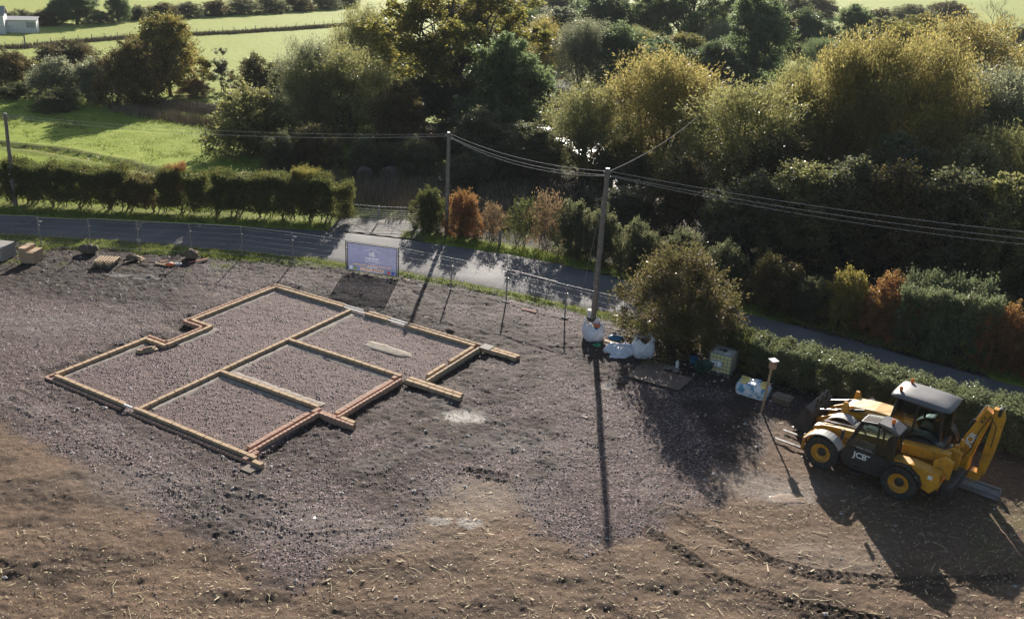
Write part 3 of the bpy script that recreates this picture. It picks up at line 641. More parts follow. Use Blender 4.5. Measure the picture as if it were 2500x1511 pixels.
# ------------------------------------------------------------------ house foundation
house = empty('house_foundation', (HO[0], HO[1], 0), TH)
tag(house, 'knee-high brick and block foundation walls of a house laid out on gravel', 'foundation')
def rowf(line, L, H, W, z0, name, mats, jit=.007, gap=.024, seed=0):
    """one course of pieces from (u0,v0) to (u1,v1); local house axes are (u,-v)"""
    r = random.Random(seed * 7 + 1); (u0, v0), (u1, v1) = line; dx, dy = u1 - u0, -(v1 - v0); D = math.hypot(dx, dy); n = max(1, round(D / (L + gap))); step = D / n; a = math.atan2(dy, dx)
    for i in range(n):
        key = (name, round(step, 2), H, W)
        if key not in PIECES:
            PIECES[key] = MB().box(-(step - gap) / 2, (step - gap) / 2, -W / 2, W / 2, 0, H, .008).mesh(name)
        s = (i + .5) / n
        m = mats if not isinstance(mats, list) else r.choice(mats)
        link(name, PIECES[key], m, house, (u0 + dx * s + r.uniform(-jit, jit), -v0 + dy * s + r.uniform(-jit, jit), z0 + r.uniform(-.004, .004)), (r.uniform(-.006, .006), r.uniform(-.006, .006), a + r.uniform(-.008, .008)))
PIECES = {}
BH, BW = .215, .18
blockl = [((.4, .32), (5.5, .32)), ((5.43, .42), (5.43, 1.78)), ((5.52, 1.72), (8.34, 1.72)), ((8.42, 1.78), (8.42, .4)), ((8.36, .32), (14.75, .32)),
          ((14.66, .42), (14.66, 5.35)), ((14.66, 6.95), (14.66, 8.5)), ((14.66, 9.65), (14.66, 14.15)),
          ((.32, .4), (.32, 5.22)), ((.32, 5.78), (.32, 12.95)), ((.42, 6.0), (14.55, 6.0)), ((5.0, 6.1), (5.0, 12.1)), ((9.6, 6.1), (9.6, 13.2)),
          ((10.4, 14.15), (11.9, 14.15)), ((12.3, 14.15), (14.45, 14.15))]
for i, l in enumerate(blockl): rowf(l, .44, BH, BW, .0, 'block', M['block'], seed=i)
for i, l in enumerate([((9.45, 13.6), (9.45, 16.7)), ((9.72, 13.6), (9.72, 16.6)), ((14.7, 14.55), (14.7, 16.6)), ((14.96, 14.55), (14.96, 16.65)), ((.12, 13.0), (.12, 13.5)), ((4.82, 13.5), (4.82, 14.3))]):
    rowf(l, .44, BH, .2, -.02, 'block', M['block'], .01, seed=30 + i)
redl = [((0, .05), (5.8, .05)), ((5.75, .11), (5.75, 1.38)), ((5.8, 1.44), (8.06, 1.44)), ((8.1, 1.38), (8.1, .11)), ((8.06, .05), (15, .05)), ((.05, .11), (.05, 5.2)), ((.05, 5.72), (.05, 13.2)),
        ((.2, 12.42), (4.6, 12.42)), ((4.6, 12.5), (4.6, 14.4)), ((4.75, 13.38), (9.35, 13.38))]
bufl = [((14.95, .11), (14.95, 5.3)), ((14.95, 6.95), (14.95, 8.5)), ((14.95, 9.65), (14.95, 14.4)), ((9.9, 14.45), (14.6, 14.45))]
for i, l in enumerate(redl): rowf(l, .215, .10 if i in (0, 5, 6) else .20, .125, .0, 'brick', M['brick'], .004, seed=50 + i)
for i, l in enumerate(bufl): rowf(l, .33, .215, .125, -.01, 'brick', M['buffbrick'], .004, seed=70 + i)
def joined(name, lines, L, H, W, z0, mat):
    r = random.Random(5); mb = MB()
    for (u0, v0), (u1, v1) in lines:
        dx, dy = u1 - u0, -(v1 - v0); D = math.hypot(dx, dy); n = max(1, round(D / L)); a = math.atan2(dy, dx)
        for i in range(n):
            s = (i + .5) / n; m = Matrix.Translation((u0 + dx * s, -v0 + dy * s, z0 + r.uniform(-.004, .004))) @ Matrix.Rotation(a + r.uniform(-.02, .02), 4, 'Z')
            mb.box(-(D / n - .012) / 2, (D / n - .012) / 2, -W / 2, W / 2, 0, H * r.uniform(.96, 1.03), .006, m)
    return tag(mb.build(name, mat, house), kind='stuff')
tag(joined('header_course', [((.75, 12.1), (4.35, 12.1)), ((.0, 12.62), (.75, 12.62)), ((5.0, 13.1), (9.0, 13.1)), ((4.72, 12.45), (4.72, 13.3)), ((9.2, 13.0), (9.75, 13.0)), ((4.5, 12.2), (4.95, 12.2))], .112, .2, .215, -.01, M['brick']), 'rows of red bricks laid crosswise', kind='stuff')
lower = [tuple(l) for l in blockl] + [l for l in bufl]
joined('lower_course', lower, .45, .2, .136, -.21, M['mortar'])
joined('lower_course', redl, .23, .2, .098, -.21, M['brick'])
def footing(line, w, z, seed):
    (u0, v0), (u1, v1) = line; r = random.Random(seed); n = max(6, int(math.hypot(u1 - u0, v1 - v0) / .22)); nx, ny = -(v1 - v0), u1 - u0; q = math.hypot(nx, ny); nx /= q; ny /= q
    V = []; 
    for k in range(5):
        for i in range(n + 1):
            s = i / n; o = (k / 4 - .5) * w * (1 + (.45 * (r.random() - .3) if k in (0, 4) else 0)); V.append((u0 + (u1 - u0) * s + nx * o, -(v0 + (v1 - v0) * s + ny * o), z + r.uniform(-.012, .012) - (.07 if k in (0, 4) else 0)))
    F = [(k * (n + 1) + i, k * (n + 1) + i + 1, (k + 1) * (n + 1) + i + 1, (k + 1) * (n + 1) + i) for k in range(4) for i in range(n)]
    MB().add(V, F, True).build('footing', M['concrete'], house)
for i, (l, w) in enumerate([(((.8, 6.3), (5.0, 6.3)), .42), (((5.1, 6.32), (9.5, 6.32)), .45), (((9.8, 6.32), (14.4, 6.32)), .45), (((5.35, 6.4), (5.35, 12.0)), .6), (((9.3, 6.4), (9.3, 13.1)), .55), (((4.72, 6.4), (4.72, 12.0)), .35), (((6.0, 1.98), (8.6, 1.98)), .45), (((8.8, .58), (14.4, .58)), .4), (((14.42, .8), (14.42, 13.9)), .4), (((5.3, 12.9), (8.9, 12.9)), .35), (((.6, .62), (5.2, .62)), .35)]): footing(l, w, .065, i)
for (u0, v0, u1, v1, w, h) in ((.22, 5.24, .22, 5.76, .12, .10), (14.66, 5.4, 14.66, 6.9, .09, .05), (14.92, 4.9, 14.92, 6.6, .07, .05), (14.66, 8.52, 14.66, 9.63, .09, .05), (14.93, 8.2, 14.93, 9.75, .07, .05)):
    MB().box(-w / 3, w / 3, 0, abs(v1 - v0), 0, h, .006).build('lintel', M['white'], house, loc=(u0, -v1, .15))
for v0, v1 in ((5.4, 6.9), (8.52, 9.63)):
    for k in range(2): MB().box(-.07, .07, 0, v1 - v0 - .02, 0, .07, .006).build('sill_course', M['buffbrick'], house, loc=(14.5 - .13 * k, -v1, .03 - .05 * k))
# the corner slab where the two stub walls meet the north corner
MB().box(-.3, .3, -.3, .3, 0, .02, .006).build('corner_slab', M['greyblock'], house, loc=(14.83, -14.75, .205), rot=(0, 0, .02))
MB().box(-.45, .2, -.3, .25, 0, .10, .01).build('corner_pad', M['mortar'], house, loc=(-.05, -13.15, -.02))

def blob_slab(name, c, ru, rv, rz, mat, label, cat, h=.05, seed=1, lift=0.):
    r = random.Random(seed); n = 40; V = []
    for k, (s, z) in enumerate(((1.0, 0), (.94, h), (.5, h * 1.02))):
        for i in range(n):
            a = 2 * math.pi * i / n; e = 1 + .07 * math.sin(3 * a + seed) + .05 * math.sin(7 * a + 2 * seed) + .02 * r.uniform(-1, 1)
            sq = (abs(math.cos(a)) ** 4 + abs(math.sin(a)) ** 4) ** (-1 / 4); V.append((ru * s * e * sq * math.cos(a), rv * s * e * sq * math.sin(a), z + .006 * r.uniform(-1, 1)))
    F = [(k * n + i, k * n + (i + 1) % n, (k + 1) * n + (i + 1) % n, (k + 1) * n + i) for k in range(2) for i in range(n)] + [tuple(2 * n + i for i in range(n))]
    o = MB().add(V, F, True).build(name, mat, loc=(c[0], c[1], lift), rot=(0, 0, rz)); return tag(o, label, cat)
q = HW(11.8, 10.65); blob_slab('concrete_spill', q, 1.42, .40, TH - math.pi / 2, surf('slab_concrete', (.24, .205, .165), .92, var=.3, scale=1.6, dirt=(.10, .08, .065), dirt_amt=.8, bump=.5, bscale=14), 'flat oblong pad of set concrete lying on the gravel inside the walls', 'concrete pad', .03, 1, .045)
q = HW(4.7, 1.35); bp = empty('brick_pile', (q[0], q[1], .07), TH - .5); tag(bp, 'small heap of spare bricks on a pallet board beside the notch in the wall', 'bricks')
bm_ = MB().box(-.107, .107, -.05, .05, 0, .065, .006).mesh('brick')
for i, (x, y, z, a) in enumerate(((-.3, 0, .03, .1), (-.06, .02, .03, 0), (.2, 0, .03, -.1), (-.2, .13, .03, .05), (.06, .14, .03, 0), (.28, .13, .03, .3), (-.1, .06, .097, .2), (.12, .07, .097, -.1), (-.42, .1, .03, .8))): link('brick', bm_, M['buffbrick' if i % 3 else 'brick'], bp, (x, y, z), (0, 0, a))
MB().box(-.5, .45, -.12, .22, -.04, .028, .004).build('board', M['timber'], bp)

# ------------------------------------------------------------------ puddle
q = G(1896, 1199)
o = blob_slab('puddle', q, .72, .36, .15, M['puddle'], 'small muddy brown puddle on the gravel near the yellow machine', 'puddle', .012, 4, -.022)

# ------------------------------------------------------------------ trees and shrubs
def crown_arrays(seed, h, r, z0, n_leaf, n_cl, leaf, lobes=9, cl=.55, up=0., prof='dome', gap=0., hang=0.):
    """leaf triangles of a crown standing on z=0: clumps on the shells of several lobes"""
    g = np.random.default_rng(seed); L = []
    for i in range(lobes):
        t_ = (i + .5) / lobes if lobes > 1 else .5
        t_ = np.clip(t_ + g.normal(0, .08), .03, .97); a = i * 2.4 + g.normal(0, .4)
        pr = {'dome': math.sqrt(max(.08, 1 - (1.25 * t_ - .38) ** 2 / .80)), 'round': math.sqrt(max(.1, 1 - (2 * t_ - 1) ** 2 * .85)), 'box': 1.0, 'spire': 1.05 - .75 * t_, 'vase': .55 + .5 * t_ - .35 * max(0, t_ - .7)}[prof]
        R = r * g.uniform(.36, .54) * (.75 + .35 * pr); rho = max(0, r * pr - R * .85) * g.uniform(.75, 1.0)
        z = z0 + (h - z0 - R * .8) * t_ + R * .15; L.append((rho * math.cos(a), rho * math.sin(a), z, R))
    L.append((0, 0, z0 + (h - z0) * .62, r * .5)); L = np.array(L); p = L[:, 3] ** 2; p /= p.sum()
    k = g.choice(len(L), n_cl, p=p); d = g.normal(0, 1, (n_cl, 3)); d[:, 2] = d[:, 2] * .9 + .15; d /= np.linalg.norm(d, axis=1)[:, None]
    C = L[k, :3] + d * (L[k, 3] * (.55 + .5 * g.random(n_cl) ** .6))[:, None]; C[:, 2] = np.maximum(C[:, 2], z0 * .5 + .1 * g.random(n_cl)); C[:, 2] *= h / max(h, C[:, 2].max())
    if prof == 'box':   # clipped block: clumps on the faces of a rounded box, a few shoots above
        u = g.uniform(-1, 1, (n_cl, 3)); f = g.integers(0, 6, n_cl); f = np.where(f == 5, 4, f); m_ = .78 + .22 * g.random(n_cl)
        for a_, v_ in ((0, 0), (1, 0), (2, 1), (3, 1)): u[:, v_] = np.where(f == a_, (1 if a_ % 2 else -1) * m_, u[:, v_])
        u[:, 2] = np.where(f == 4, m_, u[:, 2]); rad_ = 1 - .10 * np.abs(u[:, 0] * u[:, 1]) ; wob = 1 + .10 * np.sin(3 * u[:, 0] + seed) * (u[:, 2] > 0)
        C = np.stack([u[:, 0] * r * rad_, u[:, 1] * r * rad_, z0 + (u[:, 2] * .5 + .5) * (h - z0 - .1) * wob], -1); d = u / (np.linalg.norm(u, axis=1)[:, None] + 1e-9)
    if gap > 0:
        q = fbm(C[:, 0] + 31 * seed, C[:, 2] * 1.1 + C[:, 1] * .7, r * .55, 2, seed); keep = q > -gap; C = C[keep]; d = d[keep]
    n_cl = len(C); w = g.random(n_cl) ** .7 + .25; kk = g.choice(n_cl, n_leaf, p=w / w.sum())
    cr = cl * (.6 + .8 * g.random(n_cl)); ax = d + np.array([0, 0, up - hang]); ax /= np.linalg.norm(ax, axis=1)[:, None] + 1e-9
    P = C[kk] + g.normal(0, .42, (n_leaf, 3)) * cr[kk][:, None] + ax[kk] * (g.uniform(-.9, 1.1, n_leaf) * cr[kk] * (.4 + abs(up) + hang))[:, None]
    P[:, 2] = np.maximum(P[:, 2], .05)
    D = g.normal(0, 1, (n_leaf, 3)) + ax[kk] * (.8 + 1.2 * abs(up)); D[:, 2] -= .15 + hang; D /= np.linalg.norm(D, axis=1)[:, None]
    N = np.cross(D, g.normal(0, 1, (n_leaf, 3))); N /= np.linalg.norm(N, axis=1)[:, None] + 1e-9
    s = .65 + .7 * g.random(n_leaf); l = leaf[0] * s; wd = leaf[1] * s
    A = P - D * (l / 2)[:, None]; V = np.stack([A - N * (wd / 2)[:, None] + D * (l * .3)[:, None], A + N * (wd / 2)[:, None] + D * (l * .3)[:, None], P + D * (l / 2)[:, None], A - D * (l * .1)[:, None]], 1)
    return V, L, C
def crown_mesh(name, V):
    n = len(V); q = np.arange(n)[:, None] * 4; F = np.concatenate([q + np.array([[0, 3, 1, 2]])], 0)
    return np_mesh(name, V.reshape(-1, 3), F)
def limb_mesh(name, seed, h, L, C, rad, stems=1, nb=40, base_r=0., lean=0., n=6):
    g = random.Random(seed); mb = MB(); top = []
    for s_ in range(stems):
        a = g.uniform(0, 6.28); b = Vector((base_r * math.cos(a) * g.uniform(.3, 1), base_r * math.sin(a) * g.uniform(.3, 1), -.25)); tgt = Vector(L[s_ % len(L)][:3]) if stems > 1 else Vector((lean, 0, h * .82))
        pts = [b]; 
        for i in range(1, 7):
            t_ = i / 6; p = b.lerp(tgt, t_) ; w = .05 * h * math.sin(t_ * 3.1) * .5; pts.append(p + Vector((g.uniform(-w, w), g.uniform(-w, w), 0)))
        rr = [rad * (1.25 if i == 0 else 1) * (1 - .85 * i / 6) for i in range(7)]; mb.tube(pts, rr, n, False); top.append(pts)
    Lb = list(L); 
    for (x, y, z, R) in Lb:
        pts0 = g.choice(top); i0 = max(1, min(5, int(6 * max(.15, (z / h) - .28)))); p0 = pts0[i0]; p2 = Vector((x, y, z)); pm = p0.lerp(p2, .5) + Vector((g.uniform(-.1, .1) * R, g.uniform(-.1, .1) * R, .12 * R))
        r0 = rad * (1 - .85 * i0 / 6) * .72; mb.tube([p0, p0.lerp(pm, .5), pm, p2], [r0, r0 * .8, r0 * .6, r0 * .3], 5, False)
        cs = [c for c in C if (c[0] - x) ** 2 + (c[1] - y) ** 2 + (c[2] - z) ** 2 < (1.25 * R) ** 2]; g.shuffle(cs)
        for c in cs[:max(3, nb // len(Lb))]:
            c = Vector(c); q0 = pm.lerp(p2, g.random()); qm = q0.lerp(c, .55) + Vector((0, 0, g.uniform(-.03, .1) * R)); mb.tube([q0, qm, c], [r0 * .35, r0 * .22, r0 * .06], 4, False)
    return mb.mesh(name)
SPEC = {
 # nominal h, r, z0, leaves, clumps, leaf size, lobes, clump radius, up, profile, gap, hang, trunk radius, stems, branches
 'willow': dict(h=13, r=6, z0=1.2, nl=52000, nc=900, leaf=(.25, .085), lobes=13, cl=.75, up=.9, prof='dome', gap=.30, hang=0, rad=.28, stems=4, nb=80, br=.9, n=3),
 'oak': dict(h=17, r=8, z0=4.5, nl=46000, nc=430, leaf=(.27, .20), lobes=13, cl=.75, up=.1, prof='round', gap=.12, hang=0, rad=.42, stems=1, nb=170, br=0, n=2),
 'broad': dict(h=13, r=5, z0=1.6, nl=42000, nc=460, leaf=(.26, .19), lobes=11, cl=.72, up=.1, prof='dome', gap=.4, hang=0, rad=.26, stems=1, nb=70, br=0, n=3),
 'shrub': dict(h=5, r=3, z0=.25, nl=26000, nc=520, leaf=(.16, .095), lobes=10, cl=.36, up=.35, prof='dome', gap=.5, hang=0, rad=.07, stems=7, nb=60, br=.7, n=3),
 'hedge': dict(h=2.4, r=1.25, z0=.5, nl=21000, nc=460, leaf=(.092, .055), lobes=9, cl=.24, up=.55, prof='box', gap=.7, hang=0, rad=.035, stems=7, nb=45, br=.55, n=4),
 'clipped': dict(h=2.2, r=1.25, z0=.08, nl=20000, nc=460, leaf=(.092, .055), lobes=9, cl=.20, up=.6, prof='box', gap=.75, hang=0, rad=.03, stems=6, nb=30, br=.5, n=3),
 'berry': dict(h=5, r=3.2, z0=.3, nl=52000, nc=760, leaf=(.105, .062), lobes=13, cl=.34, up=.6, prof='dome', gap=.22, hang=0, rad=.07, stems=8, nb=110, br=.7, n=1),
 'sparse': dict(h=3, r=1.7, z0=.5, nl=3600, nc=150, leaf=(.11, .07), lobes=8, cl=.26, up=.6, prof='dome', gap=.25, hang=0, rad=.035, stems=6, nb=110, br=.5, n=2),
 'airy': dict(h=6, r=1.6, z0=.8, nl=3200, nc=110, leaf=(.26, .16), lobes=7, cl=.3, up=.5, prof='spire', gap=.3, hang=0, rad=.06, stems=2, nb=50, br=.2, n=1),
}
TM = {}
for sp, d in SPEC.items():
    for i in range(d['n']):
        V, L, C = crown_arrays(100 + 13 * i + len(sp) * 7, d['h'], d['r'], d['z0'], d['nl'], d['nc'], d['leaf'], d['lobes'], d['cl'], d['up'], d['prof'], d['gap'], d['hang'])
        TM[(sp, i)] = (crown_mesh(sp + '_crown', V), limb_mesh(sp + '_limbs', 5 + i, d['h'], L, C, d['rad'], d['stems'], d['nb'], d['br']))
# long feathery shoots standing out of the berry bush and clipped hedges come from the upward clumps
def bare_tree():
    g = random.Random(8); mb = MB()
    def grow(p, d, l, r, dep):
        q = p + d * l * .55 + Vector((g.uniform(-.06, .06), g.uniform(-.06, .06), .02)) * l; e = q + (d + Vector((g.uniform(-.2, .2), g.uniform(-.2, .2), .08))).normalized() * l * .45
        mb.tube([p, q, e], [r, r * .8, r * .62], 4, False)
        if dep <= 0: return
        for _ in range(3 if dep > 1 else 4):
            nd = (d + Vector((g.uniform(-.75, .75), g.uniform(-.75, .75), g.uniform(-.1, .45)))).normalized(); grow(q.lerp(e, g.uniform(.3, 1)), nd, l * g.uniform(.58, .78), r * .55, dep - 1)
    grow(Vector((0, 0, -.2)), Vector((0, 0, 1)), 4.2, .2, 5); return mb.mesh('bare_limbs')
BARE = bare_tree()
RT = random.Random(21)
g_w = 'willows and trees of the riverside wood'
def tree(sp, var, base, h, r, leaf, name, label, cat='tree', group=None, rz=None, parts=('crown', 'trunk'), rx=None):
    d = SPEC[sp]; e = empty(name, (base[0], base[1], base[2] if len(base) > 2 else 0), RT.uniform(0, 6.28) if rz is None else rz, ((rx or r) / d['r'], r / d['r'], h / d['h']))
    tag(e, label, cat, group); cm, lm = TM[(sp, var % d['n'])]
    link(parts[0], cm, LM[leaf], e); link(parts[1], lm, M['bark'] if sp in ('willow', 'oak', 'broad') else M['twig'], e); return e
def T(bx, by, topy, hw, sp, leaf, name, label, var=0, cat='tree', group=None, rz=None, parts=('crown', 'trunk')):
    b = G(bx, by)
    if group in (g_w, 'shaded trees above the road'):   # stand far enough back that their shade stops short of the road
        best = by
        for k in range(200):
            yy = by - 2.0 * k; b = G(bx, yy); zt = height_at(b, topy); yr = np.interp(b[0] * .96, [p[0] for p in ROAD_FAR], [p[1] for p in ROAD_FAR])
            if zt <= (b[1] - yr) * math.tan(SUN_EL) + np.interp(b[0], [7, 14], [-2.2, 1.6]): break
        b[2] = -.1
    h = height_at(b, topy); return tree(sp, var, b, h, hw * mpp(b) * (1.28 if sp in ('willow', 'oak', 'broad') else 1.15), leaf, name, label, cat, group, rz, parts)
g_m = 'field trees and bushes beyond the meadow'
T(30, 213, 122, 62, 'shrub', 'hawthorn', 'hawthorn_bush', 'dark rounded hawthorn bush cut by the left picture edge, above the meadow', 0, 'bush', g_m)
T(40, 238, 200, 45, 'shrub', 'hedge', 'low_bush', 'low yellowish scrub in front of the dark bush at the left picture edge', 1, 'bush', g_m)
T(170, 160, 98, 75, 'shrub', 'hawthorn', 'hawthorn_bush', 'brownish bush behind the grey-green willow shrub at the top of the meadow', 1, 'bush', g_m)
T(150, 240, 138, 66, 'shrub', 'willow_grey', 'willow_shrub', 'broad grey-green willow shrub at the left of the meadow clump', 2, 'bush', g_m)
T(235, 248, 142, 62, 'shrub', 'willow_grey', 'willow_shrub', 'second grey-green shrub squeezed between its twin and the brown bush', 0, 'bush', g_m)
T(140, 268, 218, 50, 'shrub', 'hedge', 'low_bush', 'low dark bush at the left front foot of the meadow clump', 1, 'bush', g_m)
T(325, 258, 98, 72, 'shrub', 'hawthorn', 'hawthorn_bush', 'tall rounded brown-green bush in the middle of the meadow clump', 2, 'bush', g_m)
T(412, 232, 36, 74, 'broad', 'field_maple', 'field_maple', 'tall upright tree with rusty tips standing over the meadow bushes', 0, 'tree', g_m)
T(470, 232, 190, 40, 'shrub', 'rust', 'bramble_patch', 'russet bramble patch right of the tall upright meadow tree', 0, 'bush', g_m)
T(535, 222, 120, 28, 'airy', 'willow_grey', 'sapling', 'thin airy sapling standing alone against the bright field', 0, 'sapling', g_m)
T(630, 232, 132, 66, 'shrub', 'hawthorn', 'hawthorn_bush', 'dark brown rounded bush right of the thin sapling', 1, 'bush', g_m)
T(690, 270, 150, 46, 'shrub', 'scrub_dark', 'scrub_bush', 'near-black scrub between the brown bush and the big olive willow', 2, 'bush', g_m)
T(610, 372, 208, 116, 'shrub', 'willow', 'willow_shrub', 'wide dome-shaped olive willow bending over the meadow', 0, 'bush', g_w, .4)
T(680, 418, 318, 45, 'shrub', 'scrub_dark', 'scrub_bush', 'shaded scrub under the right side of the dome-shaped willow', 1, 'bush', g_w)
T(830, 408, 108, 118, 'willow', 'willow', 'willow_tree', 'big olive willow left of the tall oak', 0, 'tree', g_w)
T(745, 330, 92, 66, 'willow', 'willow_grey', 'willow_tree', 'greyish willow behind the left shoulder of the big olive willow', 1, 'tree', g_w)
T(880, 260, 18, 78, 'willow', 'willow', 'willow_tree', 'loose willow behind the left limbs of the oak, against the pale field', 2, 'tree', g_w)
T(960, 390, 200, 62, 'broad', 'hawthorn', 'scrub_tree', 'dull brown-green tree filling the gap left of the oak trunk', 1, 'tree', g_w)
T(1085, 412, -75, 172, 'oak', 'oak', 'oak_tree', 'tallest oak with dark spreading limbs and yellowing leaves at the top centre', 0, 'tree', g_w, .7)
T(1215, 372, 88, 96, 'broad', 'maple', 'maple_tree', 'dense mid-green tree right of the oak trunk', 1, 'tree', g_w)
T(1160, 420, 265, 70, 'broad', 'scrub_dark', 'scrub_tree', 'dark shaded tree at the right foot of the oak', 2, 'tree', g_w)
T(1270, 440, 300, 70, 'broad', 'scrub_dark', 'scrub_tree', 'near-black tree left of the glinting river reach', 0, 'tree', g_w)
T(1000, 425, 330, 60, 'shrub', 'scrub_dark', 'scrub_bush', 'dark scrub behind the middle telegraph pole, left side', 0, 'bush', g_w)
T(1130, 450, 370, 70, 'shrub', 'scrub_dark', 'scrub_bush', 'dark scrub behind the middle telegraph pole, right side', 2, 'bush', g_w)
T(890, 420, 330, 60, 'shrub', 'scrub_dark', 'scrub_bush', 'dark scrub just behind the two round bales', 1, 'bush', g_w)
T(760, 412, 300, 62, 'shrub', 'hawthorn', 'scrub_bush', 'brown-olive scrub at the left foot of the big olive willow', 2, 'bush', g_w)
T(1295, 205, 42, 60, 'willow', 'willow_gold', 'willow_tree', 'pale straw-coloured willow right of the oak crown', 1, 'tree', g_w)
T(1405, 225, 42, 72, 'willow', 'willow_grey', 'willow_tree', 'silvery grey willow below the row of far oaks', 0, 'tree', g_w)
T(1490, 235, 62, 75, 'broad', 'maple', 'ash_tree', 'dark leafy tree right of the silvery grey willow', 2, 'tree', g_w)
T(1455, 120, -10, 75, 'broad', 'ash', 'ash_tree', 'blue-green tree at the top edge right of the oak', 0, 'tree', g_w)
T(1560, 130, -40, 70, 'oak', 'ash', 'oak_tree', 'pale hazy oak at the top edge with its fork showing', 1, 'tree', g_w)
T(1655, 140, -45, 82, 'oak', 'ash', 'oak_tree', 'open-crowned oak at the top edge, second of the hazy pair', 0, 'tree', g_w, 2.2)
T(1800, 205, -25, 78, 'broad', 'maple', 'ash_tree', 'tall dark green tree at the top edge above the golden willow', 1, 'tree', g_w)
T(1720, 215, 100, 66, 'broad', 'ash', 'ash_tree', 'lower leafy tree in the gap between the two big front willows', 2, 'tree', g_w)
T(1640, 190, 82, 60, 'broad', 'field_maple', 'ash_tree', 'yellow-green round crown peeping behind the front willow', 0, 'tree', g_w)
T(1415, 545, 205, 112, 'willow', 'willow', 'willow_tree', 'sparkling olive willow left of the tall near pole', 2, 'tree', g_w)
T(1570, 545, 112, 132, 'willow', 'willow_gold', 'willow_tree', 'tall yellow-olive willow right above the near pole', 0, 'tree', g_w)
T(1760, 545, 195, 150, 'willow', 'willow', 'willow_tree', 'broad sunlit willow shoulder between the two tallest willows', 1, 'tree', g_w)
T(1960, 520, 88, 112, 'willow', 'willow_gold', 'willow_tree', 'left lobe of the largest golden willow dome on the right', 1, 'tree', g_w, 3.0)
T(2080, 520, 64, 120, 'willow', 'willow_gold', 'willow_tree', 'highest lobe of the largest golden willow dome on the right', 0, 'tree', g_w, 1.0)
T(2175, 505, 96, 105, 'willow', 'willow_gold', 'willow_tree', 'right lobe of the largest golden willow dome on the right', 2, 'tree', g_w, 5.0)
T(1900, 470, 150, 110, 'willow', 'willow', 'willow_tree', 'olive willow filling the left flank of the golden dome', 2, 'tree', g_w)
T(2290, 330, 36, 125, 'willow', 'willow_gold', 'willow_tree', 'yellow willow behind the right flank of the golden dome', 1, 'tree', g_w)
T(2150, 260, 60, 90, 'broad', 'oak', 'oak_tree', 'yellow-green tree behind the top of the golden dome', 0, 'tree', g_w)
T(2045, 130, 14, 52, 'broad', 'maple', 'ash_tree', 'small round dark green tree on the skyline field above the golden dome', 1, 'tree', g_w)
T(2380, 500, 150, 130, 'willow', 'willow_grey', 'willow_tree', 'grey-olive willow at the right edge, upper one', 0, 'tree', g_w)
T(2230, 480, 170, 110, 'willow', 'willow', 'willow_tree', 'shadowy willow right of the golden dome', 2, 'tree', g_w)
T(2400, 600, 305, 105, 'willow', 'willow', 'willow_tree', 'yellow-tipped willow at the right edge, lower one', 1, 'tree', g_w)
T(2500, 430, 105, 100, 'willow', 'willow', 'willow_tree', 'willow cut off by the upper right picture edge', 0, 'tree', g_w)
for i, (bx, by, ty, hw) in enumerate(((950, 330, 215, 60), (1020, 300, 185, 70), (1120, 300, 190, 70), (1190, 290, 200, 70), (1290, 300, 215, 60), (1350, 330, 235, 50), (1000, 380, 300, 60), (1090, 372, 290, 60), (1180, 360, 275, 60))):
    T(bx, by, ty, hw, 'broad', 'scrub_dark' if i % 3 else 'hawthorn', 'understorey_tree', f'{ORD[i]} of the dark low trees closing the gap behind the oak trunk, from the left' if i < 6 else f'{ORD[i - 6]} dark thicket in front of the oak trunk, from the left', i, 'tree', 'dark trees behind the oak')
T(1455, 455, 362, 46, 'shrub', 'scrub_dark', 'scrub_bush', 'dark scrub at the water, just left of the near pole top', 0, 'bush', 'dark trees behind the oak')
T(1530, 470, 372, 52, 'shrub', 'scrub_dark', 'scrub_bush', 'dark scrub at the water, just right of the near pole top', 2, 'bush', 'dark trees behind the oak')
T(1500, 430, 335, 46, 'shrub', 'hawthorn', 'scrub_bush', 'brownish scrub at the water directly behind the near pole top', 1, 'bush', 'dark trees behind the oak')
# shaded under-wood behind the right-hand hedge
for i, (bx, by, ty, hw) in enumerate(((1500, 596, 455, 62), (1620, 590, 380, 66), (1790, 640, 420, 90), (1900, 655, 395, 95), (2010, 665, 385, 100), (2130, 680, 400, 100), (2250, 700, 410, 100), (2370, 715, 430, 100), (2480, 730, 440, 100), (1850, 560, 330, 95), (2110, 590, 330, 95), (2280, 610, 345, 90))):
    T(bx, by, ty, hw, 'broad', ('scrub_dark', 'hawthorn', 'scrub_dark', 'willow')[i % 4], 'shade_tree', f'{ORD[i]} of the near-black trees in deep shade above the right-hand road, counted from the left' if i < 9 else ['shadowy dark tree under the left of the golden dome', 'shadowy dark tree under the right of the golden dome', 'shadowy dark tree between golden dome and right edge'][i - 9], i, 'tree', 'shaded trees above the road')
# woodland closing the top edge
for i, (bx, by, ty, hw, lf) in enumerate(((1240, 110, 10, 60, 'ash'), (1340, 130, 20, 60, 'willow_grey'), (1400, 95, -5, 60, 'maple'), (1520, 175, 60, 60, 'willow'), (1580, 205, 95, 60, 'maple'), (1700, 120, 10, 60, 'ash'), (1740, 160, 50, 60, 'willow_grey'), (1850, 160, 30, 62, 'hawthorn'), (1930, 130, 25, 60, 'ash'), (1980, 175, 90, 60, 'maple'), (2120, 150, 45, 60, 'willow'), (2200, 140, 35, 60, 'field_maple'), (2300, 190, 60, 70, 'ash'), (2360, 230, 95, 70, 'willow_grey'), (2440, 250, 110, 70, 'willow'), (1120, 150, -10, 60, 'willow'), (950, 200, 60, 60, 'willow'))):
    T(bx, by, ty, hw, 'broad' if i % 3 else 'willow', lf, 'wood_tree', f'{ORD[i]} of the hazy woodland trees filling in behind the front willows and oak', i, 'tree', 'hazy woodland behind')
